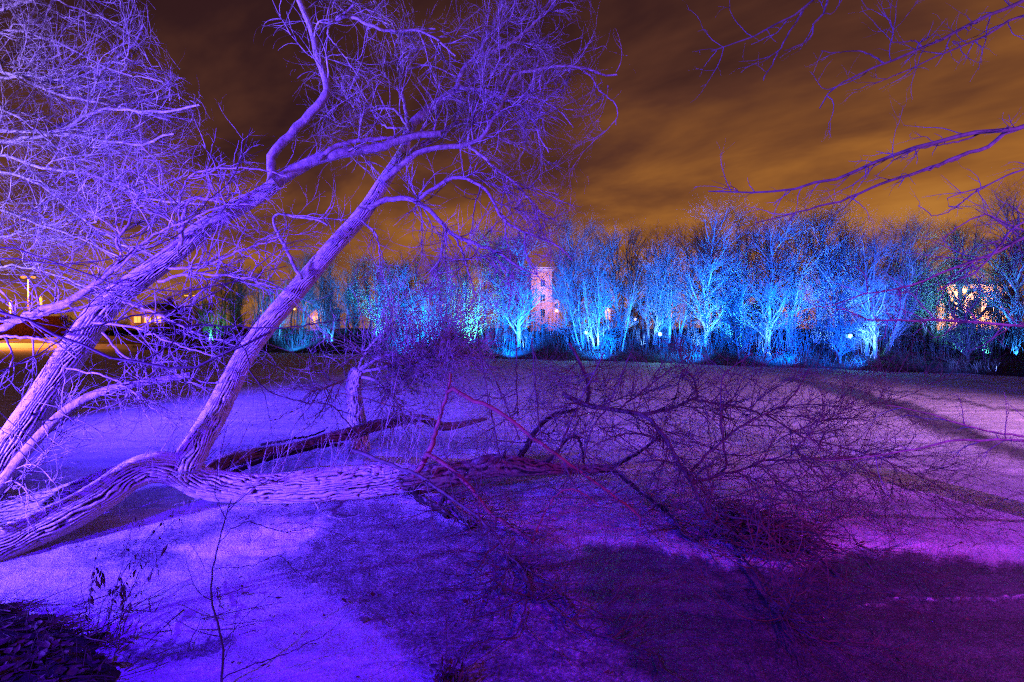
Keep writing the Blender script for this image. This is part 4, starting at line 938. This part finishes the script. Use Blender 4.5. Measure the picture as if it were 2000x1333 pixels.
for i, (px, d, top, k, lab) in enumerate(TREES):
    Y = float(shore(np.array(px))) + d; x = (px - 1000) / F * Y
    zb = float(height(np.array(x), np.array(Y))); h = HC + (HY - top) / F * Y - zb
    PR[k].put(x, Y, h, i * 2.399, lab, GR)

# trees in front of the lit ones, their unlit darkness put into the colour
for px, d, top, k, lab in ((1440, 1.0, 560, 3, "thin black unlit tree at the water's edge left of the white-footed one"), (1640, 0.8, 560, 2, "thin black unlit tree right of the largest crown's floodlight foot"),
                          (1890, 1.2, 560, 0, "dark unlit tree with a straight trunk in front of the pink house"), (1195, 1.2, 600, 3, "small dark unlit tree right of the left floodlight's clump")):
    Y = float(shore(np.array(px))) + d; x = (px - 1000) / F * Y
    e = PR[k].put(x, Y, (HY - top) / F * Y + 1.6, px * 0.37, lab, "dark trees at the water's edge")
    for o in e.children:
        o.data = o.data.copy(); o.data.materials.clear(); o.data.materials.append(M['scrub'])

def far_wood():
    """the wood behind: one mass of stems and twigs"""
    n = 170
    px = rng.uniform(430, 2500, n); d = rng.uniform(10, 34, n); Y = shore(px) + d; X = (px - 1000) / F * Y
    ok = ~((np.abs(px - 1056) < 30)) & ~((px > 1790) & (px < 2010)) & ~((np.abs(px - 1550) < 45) & (rng.random(n) < 0.8)); X, Y, px = X[ok], Y[ok], px[ok]; n = len(X)
    top = np.interp(px, [430, 700, 900, 1000, 1300, 1600, 1800, 2000, 2500], [525, 515, 505, 470, 460, 425, 470, 420, 380]) + rng.normal(0, 10, n)
    zb = height(X, Y); h = HC + (HY - top) / F * Y - zb
    z = np.linspace(-0.02, 0.9, 10)
    tp = np.stack([X[:, None] + np.cumsum(rng.normal(0, .12, (n, 10)), 1), Y[:, None] + 0 * z[None], zb[:, None] + z[None] * h[:, None]], -1)
    A = (tp, 0.16 * np.clip(1.05 - z, 0.08, 1)[None] * np.ones((n, 1)))
    b1 = grow(A, n * 12, (2.2, 4.6), (18, 45), 8, 0.06, 0.08, (0, 0, 0.05), 0.3, 0.98, 0.03, lenfall=0.4)
    b2 = grow(b1, n * 70, (1.0, 2.2), (15, 45), 6, 0.03, 0.08, (0, 0, 0.04), 0.15, 1, 0.04)
    b3 = grow(b2, n * 330, (0.5, 1.1), (12, 45), 4, 0.019, 0.08, (0, 0, 0.03), 0.15, 1, 0.03)
    tag(link("far_wood", *cat_mesh([tubes(*A, 5), tubes(*b1, 4), tubes(*b2, 3), tubes(*b3, 3)]), M['far_twig']), kind="stuff")
far_wood()

def undergrowth():
    # stems and saplings of the scrub between the trees, dry reeds along the water's edge
    n = 5200
    px = rng.uniform(380, 2400, n); d = 1.0 + rng.gamma(1.6, 3.2, n); Y = shore(px) + d; X = (px - 1000) / F * Y; zb = height(X, Y)
    h = rng.gamma(3.0, 0.55, n) + 0.4; s = np.linspace(0, 1, 5); ln = rng.normal(0, 0.16, (n, 2))
    p = np.stack([X[:, None] + ln[:, :1] * h[:, None] * s + rng.normal(0, .03, (n, 5)), Y[:, None] + ln[:, 1:] * h[:, None] * s, zb[:, None] - 0.03 + h[:, None] * s], -1)
    b = (p, 0.017 * rng.uniform(0.6, 1.5, n)[:, None] * np.linspace(1, 0.35, 5)[None])
    c = grow(b, 12000, (0.25, 0.9), (20, 55), 4, 0.011, 0.1, (0, 0, 0.03), 0.25, 1, 0.05)
    tag(link("undergrowth", *cat_mesh([tubes(*b), tubes(*c)]), M['scrub']), kind="stuff")
    n = 6000
    px = rng.uniform(250, 2500, n); cl = np.sin(px * 0.03) + np.sin(px * 0.071 + 1) + rng.normal(0, .6, n); px = px[cl > -0.4]; n = len(px)
    d = rng.normal(0.4, 0.45, n); Y = shore(px) + d; X = (px - 1000) / F * Y; zb = np.maximum(height(X, Y), 0)
    h = rng.uniform(0.15, 0.75, n); s = np.linspace(0, 1, 4); ln = rng.normal(0, 0.35, (n, 2))
    p = np.stack([X[:, None] + ln[:, :1] * h[:, None] * s ** 2, Y[:, None] + ln[:, 1:] * h[:, None] * s ** 2, zb[:, None] - 0.02 + h[:, None] * s], -1)
    tag(link("reeds", *tubes(p, 0.014 * np.ones((n, 1)) * np.linspace(1, 0.3, 4)[None]), M['reed']), kind="stuff")
undergrowth()

# ------------------------------------------------------------------ far bank: floodlights under the trees
def at_bank(px, d, up=0.15):
    Y = float(shore(np.array(px))) + d; x = (px - 1000) / F * Y; return Vector((x, Y, float(height(np.array(x), np.array(Y))) + up))
BLUE, AZ, CY, GRN, PALE = (0.02, 0.09, 1.0), (0.02, 0.22, 1.0), (0.06, 0.75, 0.9), (0.08, 0.9, 0.55), (0.13, 0.36, 1.0)
# px, distance behind the shore, colour, power, spread
FL = [(408, 2.2, GRN, 500), (500, 3.0, CY, 350), (545, 3.0, GRN, 260), (640, 1.8, AZ, 900), (735, 4.6, CY, 3200), (838, 3.2, AZ, 900),
      (920, 2.6, (0.09, 0.90, 0.50), 5200), (985, 3.5, AZ, 1500), (1022, 2.0, PALE, 1300), (1085, 5.0, BLUE, 2600), (1165, 1.6, PALE, 1500), (1262, 3.0, PALE, 2000), (1310, 3.5, AZ, 1800),
      (1376, 2.0, PALE, 2600), (1447, 3.2, CY, 1700), (1503, 1.0, PALE, 1100), (1545, 2.4, BLUE, 1600), (1600, 4.0, BLUE, 2600),
      (1642, 2.4, (0.12, 0.42, 1.0), 2400), (1710, 1.0, PALE, 1700), (1752, 3.0, BLUE, 1700), (1885, 2.6, (0.10, 0.95, 0.75), 650), (1930, 2.4, (0.10, 0.9, 0.8), 500), (1872, 4.4, PALE, 1600), (1995, 2.2, AZ, 1600)]
for px, d, c, pw in FL:
    p = at_bank(px, d, 0.25); spot(p, p + Vector((0, 1.7, 3.0)), c, pw * 2.3, 88, 0.8, 0.08)
# broad blue washes that reach the crowns
for px, d, c, pw in ((560, -4, (0.01, 0.16, 0.7), 5000), (780, -4, (0.0, 0.17, 1.0), 9000), (1000, -4, (0.0, 0.13, 1.0), 9000), (1180, -4, (0.0, 0.13, 1.0), 7000),
                     (1370, -4, (0.0, 0.125, 1.0), 7000), (1560, -4, (0.0, 0.10, 1.0), 6500), (1700, -4, (0.003, 0.09, 1.0), 5500), (1960, -4, (0.05, 0.12, 1.0), 1300)):
    p = at_bank(px, -1.2, 0.7); q = Vector((p.x, p.y + 9, 8.5)); spot(p, q, c, pw * 6.0, 112, 0.8, 0.15)
def floodlight(px, py, Y, label):
    c = Vector(P(px, py, Y)); zb = float(height(np.array(c.x), np.array(c.y)))
    t = thing("floodlight", (c.x, c.y, zb), label, "floodlight", "floodlights facing across the lake")
    link("post", *cyl(c.x, c.y + 0.12, zb - 0.2, c.z + 0.02, 0.035), M['metal'], t, smooth=False)
    link("housing", *cat_mesh([box(c.x - .2, c.x + .2, c.y, c.y + .14, c.z - .15, c.z + .15), box(c.x - .12, c.x + .12, c.y + .14, c.y + .22, c.z - .09, c.z + .09)]), M['metal'], t, smooth=False)
    v, q = lathe(0, 0, [(0, .13), (.03, .15), (.06, .12)], 20); link("lens", np.stack([c.x + v[:, 0], c.y - v[:, 2] - .002, c.z + v[:, 1]], 1), q[:, ::-1], M['cyan'], t)
    spot(c + Vector((0, -0.12, 0)), c + Vector((0, -3, 0.6)), (0.20, 0.9, 1.0), 380, 160, 0.8, 0.12)
floodlight(1145, 650, 42.0, "leftmost of the three bright cyan floodlights, below and right of the orange tower")
floodlight(1289, 653, 39.0, "middle one of the three bright cyan floodlights, under the white forking stems")
floodlight(1660, 657, 32.5, "right-hand bright cyan floodlight, under the largest blue crown")

# ------------------------------------------------------------------ far bank: buildings
def window(parent, x0, x1, y, z0, z1, glass='glass', mull=1):
    link("window", *cat_mesh([box(x0 - .07, x1 + .07, y - .05, y + .02, z1, z1 + .08), box(x0 - .1, x1 + .1, y - .09, y + .02, z0 - .09, z0),
         box(x0 - .07, x0, y - .05, y + .02, z0, z1), box(x1, x1 + .07, y - .05, y + .02, z0, z1)] +
         [box(x0 + (x1 - x0) * (k + 1) / (mull + 1) - .025, x0 + (x1 - x0) * (k + 1) / (mull + 1) + .025, y - .035, y + .02, z0, z1) for k in range(mull)]), M['trim'], parent, smooth=False)
    link("pane", *box(x0, x1, y - .012, y + .03, z0, z1), M[glass], parent, smooth=False)
def hip_roof(x0, x1, y0, y1, z, h, ov=0.4):
    x0, x1, y0, y1 = x0 - ov, x1 + ov, y0 - ov, y1 + ov; m = (y1 - y0) / 2; r = min(m, (x1 - x0) * 0.42)
    v = [(x0, y0, z), (x1, y0, z), (x1, y1, z), (x0, y1, z), (x0 + r, y0 + m, z + h), (x1 - r, y0 + m, z + h), (x0, y0, z - .15), (x1, y0, z - .15), (x1, y1, z - .15), (x0, y1, z - .15)]
    q = [(0, 1, 5, 4), (2, 3, 4, 5), (6, 7, 1, 0), (7, 8, 2, 1), (8, 9, 3, 2), (9, 6, 0, 3), (6, 9, 8, 7)]; t = [(1, 2, 5), (3, 0, 4)]
    return np.array(v, float), q, t
def tower():
    Y = 58.0; x0, x1 = P(1037, 0, Y)[0], P(1078, 0, Y)[0]; zt = P(0, 530, Y)[2]; zb = float(height(np.array(x0), np.array(Y))) - 0.5
    t = thing("tower_block", ((x0 + x1) / 2, Y, zb + .5), "narrow orange-lit plaster tower seen between the blue trees", "building")
    link("wall", *box(x0, x1, Y, Y + 6, zb, zt), M['plaster'], t, smooth=False)
    link("roof", *cat_mesh([box(x0 - .18, x1 + .18, Y - .18, Y + 6.18, zt, zt + .28), box(x0 - .08, x1 + .08, Y - .08, Y + 6.08, zt + .28, zt + .5)]), M['trim'], t, smooth=False)
    w = (x1 - x0)
    for k in range(4):
        z = zt - 2.0 - 1.9 * k; window(t, x0 + .56 * w - .28, x0 + .56 * w + .28, Y, z, z + .95)
    xa, xb = P(1078, 0, Y)[0] + .02, P(1093, 0, Y)[0]; za = P(0, 585, Y)[2]
    a = link("annex", *box(xa, xb, Y + .6, Y + 5, zb, za), M['plaster'], t, smooth=False)
    window(t, xa + .35, xa + .8, Y + .6, za - 1.6, za - .5)
    spot((x0 + w * .35, Y - 3.0, zb + 6.2), (x0 + w * .5, Y, zb + 6.5), (1.0, 0.36, 0.18), 750, 150, .8, .15)
    spot((xb + .2, Y - 4.0, zb + 3.4), (xb - .5, Y, zb + 2.8), (1.0, 0.34, 0.13), 900, 150, .8, .15)
tower()
def house(pl, pr, top, base, Y, matn, label, wins, roof_h, dormer=False, power=900, lamp=(0.5, 4.0, 4.5)):
    x0, x1 = P(pl, 0, Y)[0], P(pr, 0, Y)[0]; zt = P(0, top, Y)[2]; zb = min(P(0, base, Y)[2], float(height(np.array(x0), np.array(Y)))) - 0.5
    t = thing("house", ((x0 + x1) / 2, Y, zb + .5), label, "house", "houses behind the far bank trees")
    link("wall", *box(x0, x1, Y, Y + 7, zb, zt), M[matn], t, smooth=False)
    v, q, tr = hip_roof(x0, x1, Y, Y + 7, zt + .15, roof_h); r = link("roof", v, q, M['snow' if dormer else 'roof'], t, tris=tr, smooth=False)
    ch = (x0 + .7 * (x1 - x0)); link("chimney", *box(ch, ch + .7, Y + 3, Y + 3.7, zt + .6, zt + roof_h + 1.0), M['brick'], t, smooth=False)
    for fx, fz, w, h, g in wins:
        xc = x0 + fx * (x1 - x0); zc = zb + fz * (zt - zb); window(t, xc - w / 2, xc + w / 2, Y, zc, zc + h, g)
    if dormer:
        xd = x0 + 0.83 * (x1 - x0)
        d = link("dormer", *box(xd - .9, xd + .9, Y + .4, Y + 2.2, zt + .2, zt + 1.5), M['roof'], t, smooth=False)
    lx, ly, lz = lamp; spot((x0 + lx * (x1 - x0), Y - ly, zb + lz), (x0 + .5 * (x1 - x0), Y, zb + lz * .8), (1.0, 0.46, 0.25), power * (3.4 if dormer else 1.7), 155, .8, .12)
house(1828, 1965, 560, 640, 46.0, 'plaster', "pink house with a snowy roof and dark windows behind the right-hand trees", [(.18, .45, 1.0, 1.3, 'glass'), (.55, .45, 1.4, 1.4, 'glass'), (.82, .45, 1.2, 1.3, 'glass')], 1.5, True, 4000, (.42, 2.4, 4.2))
house(1512, 1590, 598, 634, 58.0, 'plaster2', "low orange-lit house wall behind the straight white-footed tree", [(.2, .5, .8, .9, 'glass'), (.78, .5, .8, .9, 'glass')], 1.4, False, 700, (.45, 4.0, 4.4))
house(1262, 1325, 592, 636, 62.0, 'plaster', "pale pink house partly hidden behind the middle floodlight's trees", [(.25, .5, .8, 1.0, 'glass'), (.7, .5, .8, 1.0, 'lit_glass')], 1.5, False, 600, (.45, 4.0, 4.6))
house(600, 632, 605, 640, 72.0, 'plaster2', "small yellow-lit house wall just right of the second leaning trunk", [(.5, .45, .9, 1.0, 'lit_glass')], 1.2, False, 700, (.5, 3.5, 4.0))
house(255, 322, 603, 640, 82.0, 'plaster2', "low dim building with glowing orange windows at the left end of the far shore", [(.2, .45, 1.2, 1.1, 'lit_glass'), (.5, .45, 1.2, 1.1, 'lit_glass'), (.8, .45, 1.2, 1.1, 'lit_glass')], 1.1, False, 120, (.5, 3.5, 3.5))
house(1172, 1200, 596, 636, 64.0, 'plaster2', "small house with one glowing window right of the left floodlight", [(.5, .5, .9, 1.3, 'lit_glass')], 1.2, False, 150, (.5, 3.5, 3.8))

# ------------------------------------------------------------------ far bank: street lamps and roadside
def street_lamp(px, py, Y, label, power=60, mt='warm', r=0.14, name="street_lamp", cat="street lamp", group="street lamps along the road behind the trees"):
    c = P(px, py, Y); zb = float(height(np.array(c[0]), np.array(c[1])))
    t = thing(name, (c[0], c[1], zb), label, cat, group)
    link("post", *lathe(c[0], c[1], [(zb - .2, .09), (zb + .6, .09), (zb + .65, .055), (c[2] - r * 1.2, .04)], 8), M['metal'], t)
    link("lantern", *lathe(c[0], c[1], [(c[2] - r * 1.2, r * .5), (c[2] - r * .4, r), (c[2] + r * .5, r * .95), (c[2] + r, r * .4)], 10), M[mt], t)
    link("cap", *lathe(c[0], c[1], [(c[2] + r * 1.0, r * 1.15), (c[2] + r * 1.35, r * .5)], 10), M['metal'], t)
    if power >= 80: spot((c[0], c[1], c[2] + r * .2), None, (1.0, 0.45, 0.12), power, kind='POINT', rad=r * 1.25)
for px, py, Y, lab, pw in ((510, 607, 66, "warm street lamp left of the second leaning trunk, lowest of that stretch", 20), (575, 604, 68, "warm street lamp just above the second leaning trunk's right side", 30),
    (653, 601, 66, "warm street lamp right of the yellow-lit house wall", 60), (758, 597, 64, "bright warm street lamp right of the bright cyan tree", 90),
    (778, 611, 70, "orange street lamp low beside the cyan tree's right-hand neighbour", 40), (864, 596, 62, "warm street lamp left of the brightest pale green clump", 60),
    (1086, 597, 66, "warm street lamp at the foot of the tower's annex", 60), (1187, 605, 58, "yellow street lamp before the small house with one glowing window", 60),
    (1241, 624, 60, "small orange lamp low between the left and middle floodlights", 30), (1288, 592, 56, "warm street lamp in front of the pale pink house", 60),
    (1549, 584, 52, "bright warm street lamp before the low orange-lit house", 80), (1727, 598, 52, "small orange lamp low in the blue trees left of the pink house", 25),
    (1755, 592, 54, "faint orange lamp at the right end of the blue trees", 20), (1884, 576, 45, "largest warm street lamp, before the left window of the pink house", 110),
    (1911, 570, 46.5, "warm lamp high before the pink house, right of the largest lamp", 60)):
    street_lamp(px, py, Y, lab, pw)
def tall_lamp():
    Y = 78.0; c = P(55, 540, Y); zb = float(height(np.array(c[0]), np.array(Y)))
    t = thing("tall_street_lamp", (c[0], Y, zb), "tall sodium street lamp glowing orange at the far left shore", "street lamp")
    link("mast", *lathe(c[0], Y, [(zb - .2, .16), (zb + 1, .14), (c[2] + .1, .07)], 10), M['dark_metal'], t)
    link("arm", *cat_mesh([box(c[0] - 1.1, c[0] + 1.1, Y - .05, Y + .05, c[2] + .12, c[2] + .22), box(c[0] - 1.3, c[0] - .5, Y - .16, Y + .16, c[2] + .05, c[2] + .2), box(c[0] + .5, c[0] + 1.3, Y - .16, Y + .16, c[2] + .05, c[2] + .2)]), M['dark_metal'], t, smooth=False)
    for s in (-.75, .75):
        link("lantern", *lathe(c[0] + s, Y, [(c[2] - .42, .12), (c[2] - .36, .3), (c[2] - .18, .42), (c[2] + .02, .36), (c[2] + .08, .2)], 14), M['sodium'], t)
    spot((c[0], Y - .5, c[2] - .6), (c[0], Y - .8, 0), (1.0, 0.28, 0.05), 60000, 165, .6, 0.3)
tall_lamp()
def roadside():
    px = np.linspace(-1500, 420, 60); Yr = shore(px) + 2.2
    X = (px - 1000) / F * Yr
    Yb = Yr + 16; Xb = (px - 1000) / F * Yb
    zf = height(X, Yr); V = np.concatenate([np.stack([X, Yr, zf * 0 + 2.35], 1), np.stack([Xb, Yb, zf * 0 + 3.3], 1)])
    n = len(px); i = np.arange(n - 1); 
    tag(link("road", V + [0, 5, 0.4], np.stack([i, i + 1, i + n + 1, i + n], 1), M['asphalt']), kind="structure")
    # snowy strip at the water's edge under the lamp
    ps = np.linspace(-900, 275, 60); Ya = shore(ps) - 0.6; Yb = shore(ps) + 1.7
    V = np.concatenate([np.stack([(ps - 1000) / F * Ya, Ya, 0 * ps + .05], 1), np.stack([(ps - 1000) / F * Yb, Yb, 0 * ps + 0.75], 1)])
    n = len(ps); i = np.arange(n - 1); tag(link("shore_snow", V, np.stack([i, i + 1, i + n + 1, i + n], 1), M['snow']), kind="structure")
    Y = 75.5; x0, x1 = P(-700, 0, Y)[0], P(128, 0, Y)[0]; zb = 1.5
    t = thing("roadside_wall", (x1, Y, zb), "low dark red wall with a pale coping along the far left shore", "wall")
    link("wall", *box(x0, x1, Y, Y + .4, zb, 5.1), M['brick'], t, smooth=False); link("coping", *box(x0 - .05, x1 + .05, Y - .06, Y + .46, 5.1, 5.25), M['trim'], t, smooth=False)
    for px_, py_, lab in ((20, 595, "leftmost glowing post lamp on the far left wall"), (80, 588, "glowing post lamp just right of the tall sodium lamp"), (196, 593, "glowing post lamp behind the leaning tree's trunk")):
        c = P(px_, py_, 76.5); t = thing("post_lamp", (c[0], 76.5, 3.0), lab, "lamp", "post lamps at the far left shore")
        link("post", *cyl(c[0], 76.5, 2.8, c[2] - .8, .09), M['metal'], t); link("tube", *cyl(c[0], 76.5, c[2] - .8, c[2] + .55, .15), M['strip'], t); link("cap", *cyl(c[0], 76.5, c[2] + .55, c[2] + .68, .2, .1), M['metal'], t)
    c = P(372, 578, 80.0); t = thing("twin_street_lamp", (c[0], 80, 3.2), "double-headed orange street lamp over the dark round bush on the far left", "street lamp")
    link("mast", *cyl(c[0], 80, 3.0, c[2] + .1, .08, .05), M['metal'], t); link("arm", *box(c[0] - .8, c[0] + .8, 79.95, 80.05, c[2] + .1, c[2] + .18), M['metal'], t, smooth=False)
    for s in (-.7, .7): link("lantern", *box(c[0] + s - .3, c[0] + s + .3, 79.85, 80.15, c[2] - .08, c[2] + .1), M['strip'], t, smooth=False)
    # dark shrubs of the left shore
    for px_, py_, w, lab in ((160, 622, 60, "dark shrub right of the red wall on the far left shore"), (335, 575, 45, "round dark bush under the double-headed lamp"), (395, 570, 50, "dark bush left of the lit trees"),
                             (240, 640, 60, "low dark shrub below the dim building"), (330, 640, 60, "low dark shrub below the round bush")):
        Y = 74 + 0.1 * (px_ % 40); c = P(px_, py_, Y); r = w / F * Y * 0.5; zb = float(height(np.array(c[0]), np.array(Y)))
        t = thing("shrub", (c[0], Y, zb), lab, "shrub", "dark shrubs on the left shore")
        n = 26; base = np.zeros((n, 8, 3)); a_ = rng.uniform(0, 6.28, n); s = np.linspace(0, 1, 8); hh = max(c[2] + r * .3 - zb, 1.2)
        base[..., 0] = c[0] + np.cos(a_)[:, None] * r * s ** 1.3; base[..., 1] = Y + np.sin(a_)[:, None] * r * s ** 1.3; base[..., 2] = zb - .1 + hh * s * rng.uniform(.5, 1, n)[:, None]
        b = (base, 0.05 * np.linspace(1, .3, 8)[None] * np.ones((n, 1))); k1 = grow(b, 500, (.5, 1.4), (20, 60), 6, .025, .1, (0, 0, .02), .2, 1, .06); k2 = grow(k1, 2600, (.2, .6), (20, 60), 4, .02, .1, (0, 0, .0), .1, 1, .05)
        link("stems", *tubes(*b, 5), M['scrub'], t); link("crown", *cat_mesh([tubes(*k1), tubes(*k2)]), M['scrub'], t)
roadside()

def dry_grass():
    n = 520; x = rng.uniform(-4.7, -2.5, n); y = rng.uniform(2.6, 4.1, n)
    e = np.interp(x, [-4.7, -4.15, -3.3, -2.9, -2.72, -2.5], [4.05, 3.92, 3.58, 3.34, 3.08, 2.85]); k = (y < e + 0.05) & (np.sin(x * 6) * np.sin(y * 8 + 1) + rng.normal(0, .5, n) > 0); x, y = x[k], y[k]; n = len(x)
    h = rng.gamma(4, 0.05, n); s = np.linspace(0, 1, 7); d = rng.normal(0, .45, (n, 2))
    p = np.stack([x[:, None] + d[:, :1] * h[:, None] * s ** 1.8, y[:, None] + d[:, 1:] * h[:, None] * s ** 1.8, bank_z(x, y)[:, None] - .01 + h[:, None] * (s - 0.25 * s ** 3)], -1)
    tag(link("dry_grass", *tubes(p, 0.0024 * rng.uniform(.6, 1.7, n)[:, None] * np.linspace(1, .3, 7)[None]), M['reed']), kind="stuff")
dry_grass()
